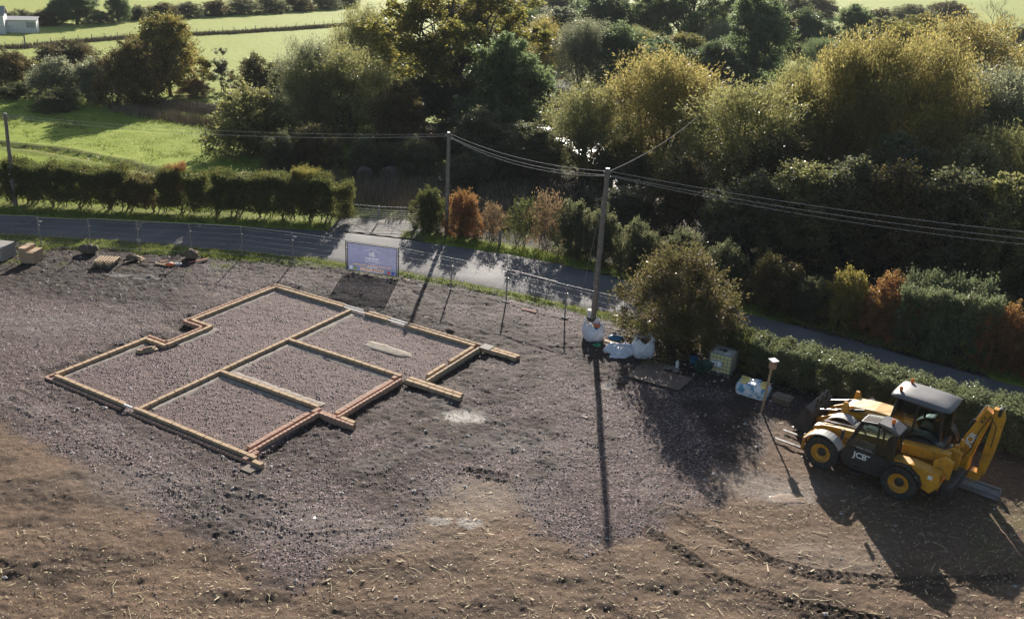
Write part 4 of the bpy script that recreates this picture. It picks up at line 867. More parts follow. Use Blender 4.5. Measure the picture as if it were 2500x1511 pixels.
# far hedgerow along the top left
for i, (bx, by, ty, hw, lf, sp) in enumerate(((-20, 62, 22, 40, 'hawthorn', 'shrub'), (50, 62, 24, 40, 'scrub_dark', 'shrub'), (105, 62, 26, 36, 'hawthorn', 'shrub'), (185, 60, -30, 48, 'maple', 'broad'), (150, 58, -5, 30, 'maple', 'broad'), (285, 54, -20, 24, 'maple', 'broad'), (240, 56, 26, 30, 'scrub_dark', 'shrub'), (330, 48, 14, 34, 'scrub_dark', 'shrub'), (395, 45, 8, 38, 'hawthorn', 'shrub'), (455, 42, 6, 38, 'scrub_dark', 'shrub'), (520, 38, 0, 38, 'hawthorn', 'shrub'), (585, 34, -4, 40, 'scrub_dark', 'shrub'), (650, 30, -8, 40, 'scrub_dark', 'shrub'), (715, 26, -12, 40, 'hawthorn', 'shrub'), (780, 22, -14, 38, 'scrub_dark', 'shrub'), (835, 18, -16, 30, 'scrub_dark', 'shrub'))):
    T(bx, by, ty, hw, sp, lf, 'hedgerow_tree' if sp == 'broad' else 'hedgerow_bush', f'{ORD[i]} bush from the left in the hazy far hedgerow along the top left' if sp == 'shrub' else ['', '', '', 'leafy tree in the far hedgerow, nearest the white shed', 'slim tree beside the leafy one in the far hedgerow', 'narrow dark tree alone in the far hedgerow'][i], i, 'bush' if sp == 'shrub' else 'tree', 'far hedgerow')
# hazy copse along the top right
for i, (bx, by, ty, hw, lf, sp) in enumerate(((1270, 40, -5, 40, 'scrub_dark', 'shrub'), (1900, 60, -15, 60, 'scrub_dark', 'shrub'), (1960, 40, -10, 50, 'hawthorn', 'shrub'), (1870, 120, 40, 50, 'hawthorn', 'shrub'), (2110, 70, 20, 45, 'hawthorn', 'shrub'), (2190, 62, 12, 55, 'scrub_dark', 'shrub'), (2280, 50, 5, 60, 'hawthorn', 'shrub'), (2450, 120, 60, 40, 'scrub_dark', 'shrub'), (1340, 30, -20, 50, 'scrub_dark', 'shrub'))):
    T(bx, by, ty, hw, sp, lf, 'copse_bush', f'{ORD[i]} of the hazy far bushes along the top right edge', i, 'bush', 'far copse')
b = G(2385, 150); e = empty('bare_tree', tuple(b), 1.2, height_at(b, -25) / 12); tag(e, 'bare leafless tree at the upper right corner', 'tree', None); link('trunk', BARE, M['twig'], e)

# hedge beyond the road, left of the gate
HX = [(-39.0, 2.9), (-36.7, 2.6), (-34.9, 3.0), (-33.2, 2.7), (-31.4, 2.8), (-29.6, 2.9), (-27.9, 2.3), (-26.0, 2.45), (-24.0, 2.9), (-21.8, 2.1), (-20.0, 3.0), (-18.3, 2.9), (-16.6, 3.0), (-15.0, 3.05), (-13.5, 2.8)]
for i, (x, h) in enumerate(HX):
    y = np.interp(x, [p[0] for p in HEDGE_LINE], [p[1] for p in HEDGE_LINE]) + RT.uniform(-.15, .15)
    lf = 'hedge'; lab = f'{ORD[i]} shrub from the left in the clipped roadside hedge left of the gate'
    if i in (6, 7): lf = 'hawthorn'
    if i == 11: lf = 'scrub_dark'
    tree('hedge', i, (x, y, .05), h, .85 + RT.uniform(-.05, .1), lf, 'hedge_shrub', lab, 'hedge shrub', 'roadside hedge left of the gate', (i % 2) * math.pi + RT.uniform(-.06, .06), ('foliage', 'stems'), 1.6)
tree('hedge', 1, (-24.6, 65.0, .9), 2.4, .62, 'hedge_orange', 'orange_shoots', 'tuft of orange leaves on top of the left roadside hedge', 'shrub', None, None, ('foliage', 'stems'))
tree('hedge', 2, (-15.2, 65.1, 1.2), 2.3, .8, 'hedge_yellow', 'yellow_shoots', 'tuft of bright yellow leaves on top of the hedge near the gate', 'shrub', None, None, ('foliage', 'stems'))
# right of the gate
for i, (bx, by, ty, hw, lf, lab) in enumerate(((1032, 556, 452, 42, 'hedge', 'dark green roadside shrub just right of the metal gate'), (1112, 566, 455, 42, 'hedge_orange', 'orange-leaved roadside shrub behind the middle telegraph pole'), (1180, 576, 490, 36, 'rust', 'thin brown roadside shrub right of the orange one'), (1255, 592, 482, 42, 'hedge', 'green roadside shrub with pale seed heads behind it'), (1310, 604, 462, 46, 'rust', 'straw-brown bushy shrub left of the near pole'), (1375, 612, 485, 50, 'scrub_dark', 'dark roadside shrub left of the near pole'), (1445, 630, 505, 46, 'scrub_dark', 'dark roadside shrub right behind the near pole'), (1530, 650, 530, 50, 'scrub_dark', 'dark roadside shrub behind the big hawthorn, left one'), (1630, 676, 555, 55, 'scrub_dark', 'dark roadside shrub behind the big hawthorn, middle one'), (1735, 706, 585, 56, 'scrub_dark', 'dark roadside shrub behind the big hawthorn, right one'),
        (1850, 738, 612, 62, 'hawthorn', 'brown roadside bush right of the big hawthorn'), (1945, 765, 668, 45, 'scrub_dark', 'small dark bush between brown and yellow-green roadside bushes'), (2025, 782, 648, 58, 'hedge_yellow', 'yellow-green roadside bush on the right'), (2130, 806, 662, 66, 'hedge_orange', 'orange roadside bush on the right'), (2215, 830, 690, 50, 'hedge_grey', 'grey-green clipped bush left half, right roadside'), (2290, 848, 700, 55, 'hedge_grey', 'grey-green clipped bush right half, right roadside'), (2390, 880, 728, 58, 'hedge_orange', 'orange-red roadside bush near the right edge'), (2480, 900, 738, 58, 'hedge_orange', 'orange-red roadside bush cut by the right picture edge'))):
    sp = 'sparse' if i in (2, 3, 4) else 'clipped' if i in (14, 15) else 'shrub'
    T(bx, by, ty, hw * (1.12 if sp == 'clipped' else 1.05), sp, lf, 'roadside_shrub', lab, i, 'shrub', 'roadside shrubs right of the gate', None, ('foliage', 'stems'))
# near side: big hawthorn and clipped hedge beside the site
tree('berry', 0, (8.7, 45.6, 0), 5.5, 3.55, 'hawthorn_red', 'hawthorn_bush', 'big untidy hawthorn with dull red berries beside the near pole', 'bush', None, .5, ('foliage', 'stems'), 3.5)
for i in range(15):
    s = i / 14; x = 11.6 + 14.6 * s; y = 44.1 - 9.2 * s - .5 * math.sin(s * 3.1)
    tree('clipped', i, (x, y, 0), 1.7 + .25 * s + RT.uniform(-.05, .06), .95, 'hedge_grey' if i > 1 else 'hedge', 'hedge_shrub', f'{ORD[i]} grey-green shrub in the near clipped hedge, counting right from the big hawthorn', 'hedge shrub', 'near hedge behind the machines', -.56 + (i % 2) * math.pi, ('foliage', 'stems'), 1.45)

# ------------------------------------------------------------------ site fence
def fence_meshes():
    f = MB()
    L, H = 3.42, 2.0
    f.tube([(0, 0, .06), (0, 0, H)], .021, 8); f.tube([(L, 0, .06), (L, 0, H)], .021, 8); f.tube([(0, 0, H), (L, 0, H)], .018, 8); f.tube([(0, 0, .12), (L, 0, .12)], .016, 8)
    w = MB()
    for i in range(5): z = .42 + i * .35; w.tube([(0, .012, z), (L, .012, z)], .003, 4, False)
    for i in range(1, 62): x = L * i / 62; w.tube([(x, .016, .12), (x, .016, H)], .0013, 3, False)
    fo = MB().box(-.36, .36, -.11, .11, 0, .05, .02).box(-.30, .30, -.09, .09, .05, .12, .02)
    cl = MB().box(-.05, .09, -.035, .035, 1.45, 1.53, .008)
    return f.mesh('frame'), w.mesh('wire_mesh'), fo.mesh('foot'), cl.mesh('clamp')
FM = fence_meshes()
for i in range(len(FENCE) - 1):
    (ax, ay), (bx, by) = FENCE[i], FENCE[i + 1]; a = math.atan2(by - ay, bx - ax); d = math.hypot(bx - ax, by - ay); z = float(gz(ax, ay)) + .01
    e = empty('fence_panel', (ax, ay, z), a); e.scale = (d / 3.46, 1, 1); e.rotation_euler = (0, 0, a)
    lab = f'{ORD[i]} galvanised mesh site fence panel, counting from the left along the road'
    if i == 7: lab = 'galvanised mesh fence panel that carries the navy banner'
    tag(e, lab, 'fence panel', 'temporary fence along the road')
    link('frame', FM[0], M['galv'], e, (.02, 0, 0)); link('wire_mesh', FM[1], M['galv'], e, (.02, 0, 0)); link('clamp', FM[3], M['galv'], e)
    if i in (0, 3, 6, 9, 10, 11): link('foot', FM[2], M['rubber'], e, (0, 0, -.06), None, (.7, .9, .8))
    if i in (1, 6): MB().box(.08, .30, -.012, -.006, 1.72, 1.80).build('maker_plate', M['white'], e)
    if i == 3: MB().box(-.14, .14, -.016, -.006, .62, .86).build('notice_plate', M['guard'], e)
    if i == 10: tag(MB().tube([(.25, 0, 2.03), (2.9, 0, 2.03)], .03, 8).build('top_sleeve', M['orangepl'] if False else surf('red_white_sleeve', (.62, .42, .40), .5, var=.4, scale=.8), e), 'faded red and white sleeve on the top rail')

# ------------------------------------------------------------------ text
def text_mesh(txt, size, mirror=False, bold=0., ext=None):
    ext = (0. if mirror else .003) if ext is None else ext
    c = bpy.data.curves.new('lettering', 'FONT'); c.body = txt; c.size = size; c.align_x = 'CENTER'; c.align_y = 'CENTER'; c.extrude = ext; c.offset = bold * size; c.resolution_u = 3
    o = bpy.data.objects.new('tmp', c); COL.objects.link(o); dg = bpy.context.evaluated_depsgraph_get(); me = bpy.data.meshes.new_from_object(o.evaluated_get(dg))
    bpy.data.objects.remove(o); bpy.data.curves.remove(c)
    if mirror:
        for v in me.vertices: v.co.x = -v.co.x
        me.flip_normals()
    me.name = 'lettering'; me.materials.clear(); return me
def disc(r, n=24, t_=.003): return MB().tube([(0, 0, -t_), (0, 0, t_)], r, n)
# ------------------------------------------------------------------ banner: seen from behind, so everything printed on it reads mirrored
(ax, ay), (bx, by) = FENCE[7], FENCE[8]; a = math.atan2(by - ay, bx - ax)
ban = empty('banner', (ax, ay, float(gz(ax, ay)) + .01), a); tag(ban, 'navy mesh advertising banner seen from behind, tied to a fence panel', 'banner')
t = NT('banner_navy'); v = t.coord(); n = t.noise(v, 2, 4)
col = t.mix(t.mrange(n, .3, .7), (.050, .062, .15), (.075, .09, .19)); t.l(col, t.b.inputs['Base Color']); t.b.inputs['Roughness'].default_value = .7; t.l(t.bump(t.noise(v, 3, 3), .4, .04), t.b.inputs['Normal'])
tr = t.new('ShaderNodeBsdfTranslucent'); t.l(col, tr.inputs[0]); mx = t.new('ShaderNodeMixShader'); mx.inputs[0].default_value = .6; t.l(t.b.outputs[0], mx.inputs[1]); t.l(tr.outputs[0], mx.inputs[2])
tp_ = t.new('ShaderNodeBsdfTransparent'); m3 = t.new('ShaderNodeMixShader'); m3.inputs[0].default_value = .26; t.l(mx.outputs[0], m3.inputs[1]); t.l(tp_.outputs[0], m3.inputs[2]); t.l(m3.outputs[0], t.out.inputs[0]); M['banner'] = t.m   # open-weave mesh cloth
def ink(name, c):
    t = NT(name); t.set(c, .7); tr = t.new('ShaderNodeBsdfTranslucent'); tr.inputs[0].default_value = (*c, 1); mx = t.new('ShaderNodeMixShader'); mx.inputs[0].default_value = .75
    t.l(t.b.outputs[0], mx.inputs[1]); t.l(tr.outputs[0], mx.inputs[2]); t.l(mx.outputs[0], t.out.inputs[0]); return t.m
IW, IO, IR, IB, IG = ink('ink_white', (.78, .78, .8)), ink('ink_orange', (.80, .48, .18)), ink('ink_red', (.75, .2, .2)), ink('ink_blue', (.2, .25, .6)), ink('ink_green', (.45, .6, .2))
def cloth(W, H, nx=30, ny=16):
    V = []; F = []
    for s_ in (0,):
        for j in range(ny + 1):
            for i in range(nx + 1):
                x = W * i / nx; z = H * j / ny; V.append((x, .008 * math.sin(x * 5 + z * 2) * math.sin(3.14 * j / ny) + .004 * s_, z))
    q = (nx + 1) * (ny + 1)
    for s_ in (0,):
        for j in range(ny):
            for i in range(nx):
                f = (j * (nx + 1) + i + q * s_, j * (nx + 1) + i + 1 + q * s_, (j + 1) * (nx + 1) + i + 1 + q * s_, (j + 1) * (nx + 1) + i + q * s_); F.append(f if s_ == 0 else f[::-1])
    return MB().add(V, F, True)
BWD, BHT = 3.30, 1.84
sheet = cloth(BWD, BHT).build('sheet', M['banner'], ban, loc=(.1, -.045, .11))
MB().box(0, BWD, 0, .006, 0, .05).box(0, BWD, 0, .006, BHT - .05, BHT).box(0, .05, 0, .006, .05, BHT - .05).box(BWD - .05, BWD, 0, .006, .05, BHT - .05).build('hem', M['black'], ban, loc=(.1, -.060, .11))
def onb(me, mat, x, z, name='lettering', rz=0.): # x,z in fractions of the sheet from its upper left as seen here
    return link(name, me, mat, ban, (.1 + BWD * x, -.066, .11 + BHT * (1 - z)), (math.pi / 2, rz, 0))
onb(text_mesh('GRIFFIN&CO', .155, True, .012), IW, .50, .485); onb(text_mesh('CONSTRUCTION LTD', .082, True, .006), IW, .50, .565)
onb(text_mesh('We want to build your next project.', .170, True, .010), IO, .50, .735); onb(text_mesh('GET A QUOTE', .105, True, .01), IW, .50, .80)
onb(text_mesh('07376 666290', .27, True, .012), IO, .50, .888); onb(text_mesh('www.griffinandcoconstruction.com', .088, True, .004), IW, .50, .958)
for x, m in ((.915, IB), (.835, IR), (.16, IG)): onb(disc(.098).mesh('icon'), m, x, .905, 'icon')
onb(text_mesh('f', .17, True, .02), IW, .915, .90)
onb(MB().box(-.05, .05, -.05, .05, -.004, .004, .02).mesh('icon_glyph'), IW, .835, .905, 'icon_glyph'); onb(disc(.024).mesh('icon_glyph'), IR, .835, .905, 'icon_glyph').location.y -= .006
onb(MB().prism([(-.05, -.05), (-.02, .05), (.05, .05), (.045, -.02)], -.004, .004, 'z').mesh('icon_glyph'), IW, .16, .905, 'icon_glyph')
onb(MB().box(-.098, .098, -.11, .11, -.003, .003).mesh('panel'), IW, .078, .875, 'blank_panel')
def barline(pts, w): 
    mb = MB()
    for p, q in zip(pts, pts[1:]):
        d = Vector((q[0] - p[0], q[1] - p[1])); d.normalize(); n_ = Vector((-d.y, d.x)) * w; mb.prism([(p[0] - n_.x, p[1] - n_.y), (q[0] - n_.x, q[1] - n_.y), (q[0] + n_.x, q[1] + n_.y), (p[0] + n_.x, p[1] + n_.y)], -.003, .003, 'z')
    return mb.mesh('emblem_frame')
onb(barline([(-.55, -.11), (0, .13), (.55, -.11)], .017), IW, .505, .20, 'emblem_frame'); onb(barline([(-.55, .11), (0, -.13), (.55, .11)], .017), IW, .505, .63, 'emblem_frame')
gr = [(-.17, .10), (-.13, .13), (-.09, .09), (-.05, .05), (.0, .15), (.09, .18), (.17, .17), (.10, .13), (.15, .12), (.07, .08), (.10, .03), (.13, -.01), (.18, -.04), (.14, -.05), (.16, -.13), (.12, -.13), (.10, -.07), (.04, -.06), (.05, -.13), (.01, -.13), (-.02, -.06), (-.07, -.05), (-.10, -.13), (-.14, -.13), (-.11, -.04), (-.17, -.06), (-.20, -.03), (-.15, 0.), (-.12, .03), (-.14, .07), (-.19, .07)]
def poly_tri(poly, h=.003):
    from mathutils.geometry import tessellate_polygon
    mb = MB(); V = [Vector((p[0], p[1], 0)) for p in poly]; T_ = tessellate_polygon([V]); mb.add([(p[0], p[1], h) for p in poly], T_); mb.add([(p[0], p[1], -h) for p in poly], T_); return mb.mesh('emblem')
onb(poly_tri([(x * 1.15, z * 1.05) for x, z in gr]), IW, .50, .345, 'emblem')

# ------------------------------------------------------------------ poles and wires
def pole(base, top, r0, r1, label, extra=None):
    e = empty('telegraph_pole', tuple(base)); tag(e, label, 'pole', 'telegraph poles'); d = Vector(top) - Vector(base); n = 8
    MB().tube([Vector((0, 0, -.4))] + [d * (i / n) + Vector((.012 * math.sin(i * 2.1), .01 * math.cos(i * 1.7), 0)) for i in range(n + 1)], [r0 * 1.02] + [r0 + (r1 - r0) * i / n for i in range(n + 1)], 12).build('shaft', M['pole'], e)
    MB().tube([d, d + Vector((0, 0, .05))], [r1 * 1.05, r1 * .8], 12).build('cap', M['galv'], e)
    mb = MB()
    for z, q in ((.25, 1), (.25, -1), (.5, 1)): p = d + Vector((0, 0, -z)); mb.tube([p, p + Vector((q * .16, 0, 0)), p + Vector((q * .18, 0, .07))], .012, 6).lathe([(.0, 0), (.028, .0), (.034, .04), (.02, .08), (.0, .085)], c=tuple(p + Vector((q * .18, 0, .05))), n=8)
    mb.build('insulators', M['galv'], e)
    mb = MB()
    for z in (1.6, 2.1, 2.6): mb.tube([(-.02, -r0, z), (-.02, -r0 - .05, z)], .012, 5).box(-.06, .06, -r0 - .012, -r0 + .01, z + .25, z + .38)
    mb.build('step_irons_and_plates', M['galv'], e); return e, d
P1 = (-35.99, 64.11, 0); P2 = (-4.91, 62.96, .03); P3 = (4.63, 49.01, .05)
e1, d1 = pole(P1, (P1[0] + .25, P1[1], 6.65), .16, .11, 'slim telegraph pole in the hedge at the left picture edge'); e2, d2 = pole(P2, (P2[0] - .01, P2[1], 7.2), .15, .11, 'middle telegraph pole on the far verge behind the banner'); e3, d3 = pole(P3, (P3[0] + .08, P3[1], 8.6), .17, .13, 'tall near telegraph pole behind the white bulk bag')
MB().box(-.26, -.02, -.2, .1, .02, .42, .03).build('wrapped_base', M['white'], e3, loc=(-.08, .12, 0)); 
def tip(p, d, dz=0., dx=0.): return Vector((p[0] + d.x + dx, p[1] + d.y, p[2] + d.z + dz))
def wire(a, b, sag, r, label):
    n = 24; pts = [a.lerp(b, i / n) - Vector((0, 0, sag * 4 * (i / n) * (1 - i / n))) for i in range(n + 1)]
    tag(MB().tube(pts, r, 5).build('overhead_wire', M['wire']), label, 'wire', 'overhead wires')
OFF = Vector((47, 47.5, 6.7))
wire(tip(P2, d2, -.22, -.16), tip(P1, d1, -.2, .16), .6, .010, 'lower thin wire from the middle pole to the left pole')
wire(tip(P2, d2, -.08, -.1), tip(P1, d1, -.05, .1), .45, .008, 'upper thin wire from the middle pole to the left pole')
for i, (dz, sg, r) in enumerate(((-.06, .45, .012), (-.27, .5, .012), (-.33, .62, .010))):
    wire(tip(P2, d2, dz, .16), tip(P3, d3, dz - .05, -.14), sg, r, f'{["top", "middle", "lowest"][i]} wire strung between the middle and the near pole')
    wire(tip(P3, d3, dz - .05, .14), OFF + Vector((0, 0, dz * 1.5)), sg * 2.0, r, f'{["top", "middle", "lowest"][i]} wire running from the near pole out at the right')
wire(tip(P3, d3, -.1, .1), Vector((18.5, 84, 9.0)), .9, .010, 'single wire climbing from the near pole into the willows')
q = G(1403, 695); wire(tip(P3, d3, -1.3, -.1), Vector((q[0], q[1], .05)), .0, .007, 'thin stay wire from the near pole to the verge')

# ------------------------------------------------------------------ field gates, bales
def gate(a, b, label):
    d = Vector((b[0] - a[0], b[1] - a[1], 0)); L = d.length; e = empty('field_gate', (a[0], a[1], .08), math.atan2(d.y, d.x)); tag(e, label, 'gate', 'pair of field gates')
    for x in (.03, L - .03, L * .5): MB().tube([(x, 0, .12), (x, 0, 1.15)], .026 if x != L * .5 else .016, 8).build('upright', M['galv'], e)
    for k, z in enumerate((.16, .32, .48, .65, .84, 1.10)): MB().tube([(.03, 0, z), (L - .03, 0, z)], .024 if k == 5 else .017, 8).build('bar', M['galv'], e)
    MB().tube([(.05, .03, .16), (L - .05, .03, 1.08)], .014, 6).build('brace', M['galv'], e); MB().box(-.06, .02, -.03, .03, .7, .95, .01).build('latch', M['galv'], e)
ga, gm, gb = (-12.75, 65.3), (-10.0, 65.0), (-7.25, 65.15)
gate(ga, gm, 'left leaf of the galvanised field gate opening off the road'); gate(gm, gb, 'right leaf of the galvanised field gate opening off the road')
for i, (p, l) in enumerate(((ga, 'wooden gatepost at the hedge end left of the gates'), (gb, 'wooden gatepost at the shrub right of the gates'))): tag(MB().tube([(0, 0, -.3), (0, 0, 1.3), (0, 0, 1.36)], [.1, .095, .06], 8).build('gatepost', M['pole'], loc=(p[0] - .12 + .24 * i, p[1], .03)), l, 'gatepost', 'gateposts')
q = G(1463, 600); tag(MB().tube([(0, 0, -.3), (0, 0, 1.0), (0, 0, 1.05)], [.11, .10, .07], 8).build('stub_post', M['pole'], loc=tuple(G(1202, 590))), 'short weathered stump post among the roadside shrubs', 'post')
for i, (x, y, l) in enumerate(((878, 442, 'dark round bale in the shade, left of the pair'), (936, 440, 'dark round bale in the shade, right of the pair'))):
    b = G(x, y); o = MB().lathe([(0, -.6), (.58, -.6), (.68, -.54), (.7, -.2), (.69, .2), (.68, .54), (.58, .6), (0, .6)], axis='y', n=28, cap=False).build('round_bale', M['bale'], loc=(b[0], b[1], .66), rot=(0, 0, .25 - .5 * i)); tag(o, l, 'bale', 'round bales')

# ------------------------------------------------------------------ far shed, field fence
b = G(52, 78); sh = empty('field_shed', (b[0], b[1], 0), .35); tag(sh, 'low white wooden shed at the top left edge of the fields', 'shed')
ws = surf('white_boarding', (.62, .64, .66), .7, var=.15, dirt=(.3, .3, .28), dirt_amt=.4)
for i in range(9): MB().box(-2.6 + i * .58, -2.6 + i * .58 + .56, -.04 - .015 * (i % 2), .0, 0, 2.1 + .02 * (i % 3)).build('board', ws, sh, loc=(0, -1.5, 0))
MB().box(-2.6, 2.6, -1.47, 1.5, 0, 2.05).build('wall', ws, sh); MB().prism([(-1.75, 2.05), (1.7, 2.35), (1.7, 2.43), (-1.75, 2.13)], -2.8, 2.8, 'x').build('roof', M['galv'], sh)
MB().box(1.1, 2.4, -1.60, -1.56, .9, 1.8).build('shutter', surf('grey_shutter', (.30, .30, .32), .7), sh); MB().box(-1.7, -.8, -1.60, -1.56, .02, 1.8).build('door', ws, sh)
b = G(-18, 80); s2 = empty('field_barn', (b[0], b[1], 0), .35); tag(s2, 'taller white building cut off by the left picture edge', 'barn')
MB().box(-3, 2.2, -2, 2, 0, 3.0).build('wall', ws, s2); MB().prism([(-2.2, 2.95), (0, 4.2), (2.2, 2.95), (2.2, 3.05), (0, 4.35), (-2.2, 3.05)], -3.2, 2.4, 'x').build('roof', M['guard'], s2)
def ffence(pts, label, n, hh=1.1):
    P = resample([tuple(G(*p)[:2]) for p in pts], n); e = empty('field_fence', (P[0][0], P[0][1], 0)); tag(e, label, 'fence'); r = random.Random(3); pm = MB().tube([(0, 0, -.2), (0, 0, hh), (0, 0, hh + .03)], [.06, .055, .03], 6).mesh('post')
    for p in P: link('post', pm, M['pole'], e, (p[0] - P[0][0], p[1] - P[0][1], 0), (r.uniform(-.05, .05), r.uniform(-.05, .05), 0), (1, 1, r.uniform(.9, 1.15)))
    mb = MB()
    for z in (.35, .65, .95): mb.tube([(p[0] - P[0][0], p[1] - P[0][1], z) for p in P], .012, 4, False)
    mb.build('wire_strands', M['wire'], e); return P
LA = [(-30, 120), (62, 116), (140, 108), (330, 92), (560, 82), (820, 64), (900, 58)]
PA = ffence(LA, 'long post and wire fence with a dead grass strip across the bright fields', 34)
blades('fence_line_grass', [(p[0], p[1], 0) for p in resample([tuple(q) for q in PA], 420)], 26, .55, M['deadgrass'], 'strip of dead brown grass under the long field fence', 'grass', 30, .5, .25, .06)
PB = ffence([(455, 198), (540, 192), (640, 180)], 'short post and wire fence behind the russet brambles', 7)
PC = ffence([(-10, 262), (45, 252), (480, 270), (560, 285)][2:], 'fence posts in the rough grass right of the meadow bushes', 5)
tag(MB().tube([(0, 0, -.2), (0, 0, 1.9), (0, 0, 1.95)], [.12, .11, .08], 8).build('strainer_post', M['pole'], loc=tuple(G(62, 117))), 'single thick post standing on the far fence line', 'post')
b = G(652, 425); tr_ = empty('ring_feeder', tuple(b), .3); tag(tr_, 'small dark metal hurdle at the shaded meadow corner', 'hurdle')
for x in (-.8, 0, .8): MB().tube([(x, 0, 0), (x, 0, 1.0)], .03, 6).build('upright', M['steel_dark'], tr_)
for z in (.35, .65, .97): MB().tube([(-.8, 0, z), (.8, 0, z)], .025, 6).build('bar', M['steel_dark'], tr_)

# ------------------------------------------------------------------ materials by the fence (left)
def pallet_parts(e, z=0., mat=None, W=1.2, D=1.0):
    for k in range(3): MB().box(-W / 2, W / 2, -D / 2 + k * (D - .1) / 2, -D / 2 + .1 + k * (D - .1) / 2, z, z + .022, .003).build('bottom_board', mat, e)
    for k in range(3):
        for j in range(3): MB().box(-.07, .07, -.05, .05, z + .022, z + .10, .003).build('spacer', mat, e, loc=(-W / 2 + .07 + j * (W - .14) / 2, -D / 2 + .05 + k * (D - .1) / 2, 0))
    for j in range(7): MB().box(-.05, .05, -D / 2, D / 2, z + .10, z + .122, .003).build('deck_board', mat, e, loc=(-W / 2 + .05 + j * (W - .1) / 6, 0, 0))
def pack(c, rz, layers, mat, label, bl=(.44, .215, .10)):
    e = empty('block_pack', c, rz); tag(e, label, 'blocks', 'packs of blocks by the fence'); me = MB().box(0, bl[0] - .006, 0, bl[1] - .004, 0, bl[2] - .004, .006).mesh('block'); r = random.Random(2)
    for z, (nx, ny, ox, oy) in enumerate(layers):
        for i in range(nx):
            for j in range(ny): link('block', me, mat, e, (ox + i * bl[0] + r.uniform(-.004, .004), oy + j * bl[1] + r.uniform(-.004, .004), .06 + z * bl[2]))
    MB().box(.02, .9, .05, .15, 0, .056).box(.02, .9, .45, .55, 0, .056).build('bearer', M['oldtimber'], e); return e
q = G(68, 633); pack((q[0] - .45, q[1] - .1, gz(q[0], q[1])), -.10, [(2, 4, 0, 0)] * 3 + [(1, 4, 0, 0)], surf('buff_pack_block', (.42, .285, .175), .9, var=.16, scale=2.5, bump=.3, bscale=40), 'buff concrete blocks stacked two high with one row missing', (.46, .26, .23))
q = G(-14, 624); pack((q[0] - .55, q[1] - .2, gz(q[0], q[1])), -.15, [(3, 6, 0, 0)] * 6, M['greyblock'], 'taller grey pack of blocks cut by the left picture edge', (.44, .215, .145))
q = G(252, 640)
for i in range(3):
    e = empty('pallet', (q[0] + .06 * i, q[1] + .1 + .03 * i, gz(q[0], q[1]) + .02 + .135 * i), -.12 + .07 * i); pallet_parts(e, 0, M['oldtimber'] if i < 2 else M['timber']); tag(e, ['bottom pallet of the low stack by the fence', 'middle pallet of the low stack by the fence', 'top pale wooden pallet of the low stack by the fence'][i], 'pallet', 'stacked pallets')
def lump(c, r, label, seed, mat, name='filled_sack', flat=.55, cat='sack'):
    g = np.random.default_rng(seed); mb = MB(); n, m = 16, 9; V = []
    for j in range(m):
        p = math.pi * j / (m - 1)
        for i in range(n):
            a = 2 * math.pi * i / n; k = 1 + .18 * math.sin(2 * a + seed) * math.sin(p) + .12 * math.sin(5 * a + 3 * p + seed) + .05 * g.normal(); V.append((r * k * 1.25 * math.sin(p) * math.cos(a), r * k * math.sin(p) * math.sin(a), r * flat * (1 - math.cos(p)) * k * .8 - .03))
    F = [(j * n + i, j * n + (i + 1) % n, (j + 1) * n + (i + 1) % n, (j + 1) * n + i) for j in range(m - 1) for i in range(n)]
    return tag(mb.add(V, F, True).build(name, mat, loc=(c[0], c[1], gz(c[0], c[1]))), label, cat)
lump(G(213, 610), .42, 'brown earthy sack weighing down the fence, left of the pallets', 1, M['sack'], flat=.85); lump(G(462, 622), .42, 'brown earthy sack weighing down the fence, right of the pallets', 4, M['sack'], flat=.85); lump(G(318, 625), .32, 'low brown sack under the timber offcuts', 3, M['sack'], flat=.6)
def plank(x0, y0, x1, y1, w, h, mat, label, lift=.03, name='timber_offcut', tilt=0.):
    a = G(x0, y0); b = G(x1, y1); L = math.hypot(*(b - a)[:2]); o = MB().box(0, L, -w / 2, w / 2, 0, h, .004).build(name, mat, loc=(a[0], a[1], float(gz(a[0], a[1])) + lift), rot=(0, -tilt, math.atan2(b[1] - a[1], b[0] - a[0]))); return tag(o, label, 'timber', 'timber offcuts')
plank(297, 635, 345, 623, .1, .06, M['timber'], 'longest pale timber in the crossed pile by the fence', .03, tilt=.08); plank(330, 622, 350, 632, .1, .06, M['timber'], 'short pale timber crossing the longest one', .14); plank(333, 634, 346, 626, .12, .05, M['timber'], 'stubby timber in front of the crossed pile', .03)
plank(374, 636, 402, 640, .1, .05, M['timber'], 'pale timber pointing at the orange plastic', .03); plank(386, 634, 404, 629, .1, .05, M['red_timber'], 'short reddish timber above the orange plastic', .06); plank(455, 634, 500, 626, .12, .05, M['red_timber'], 'long reddish timber beside the right-hand sack', .03)
lump(G(408, 640), .2, 'crumpled orange plastic netting on the soil', 6, M['orangepl'], 'orange_netting', .6, 'netting'); lump(G(428, 637), .17, 'crumpled clear plastic on the soil', 7, M['white'], 'plastic_wrap', .5, 'plastic'); lump(G(410, 634), .1, 'small white plastic scrap by the orange netting', 8, M['white'], 'plastic_scrap', .7, 'plastic')
for i, (x0, y0, x1, y1, l) in enumerate(((965, 672, 985, 680, 'short pale batten at the foot of the banner panel'), (1255, 745, 1290, 753, 'pinkish batten lying along the fence foot'))): plank(x0, y0, x1, y1, .08, .05, M['red_timber'] if i else M['timber'], l)
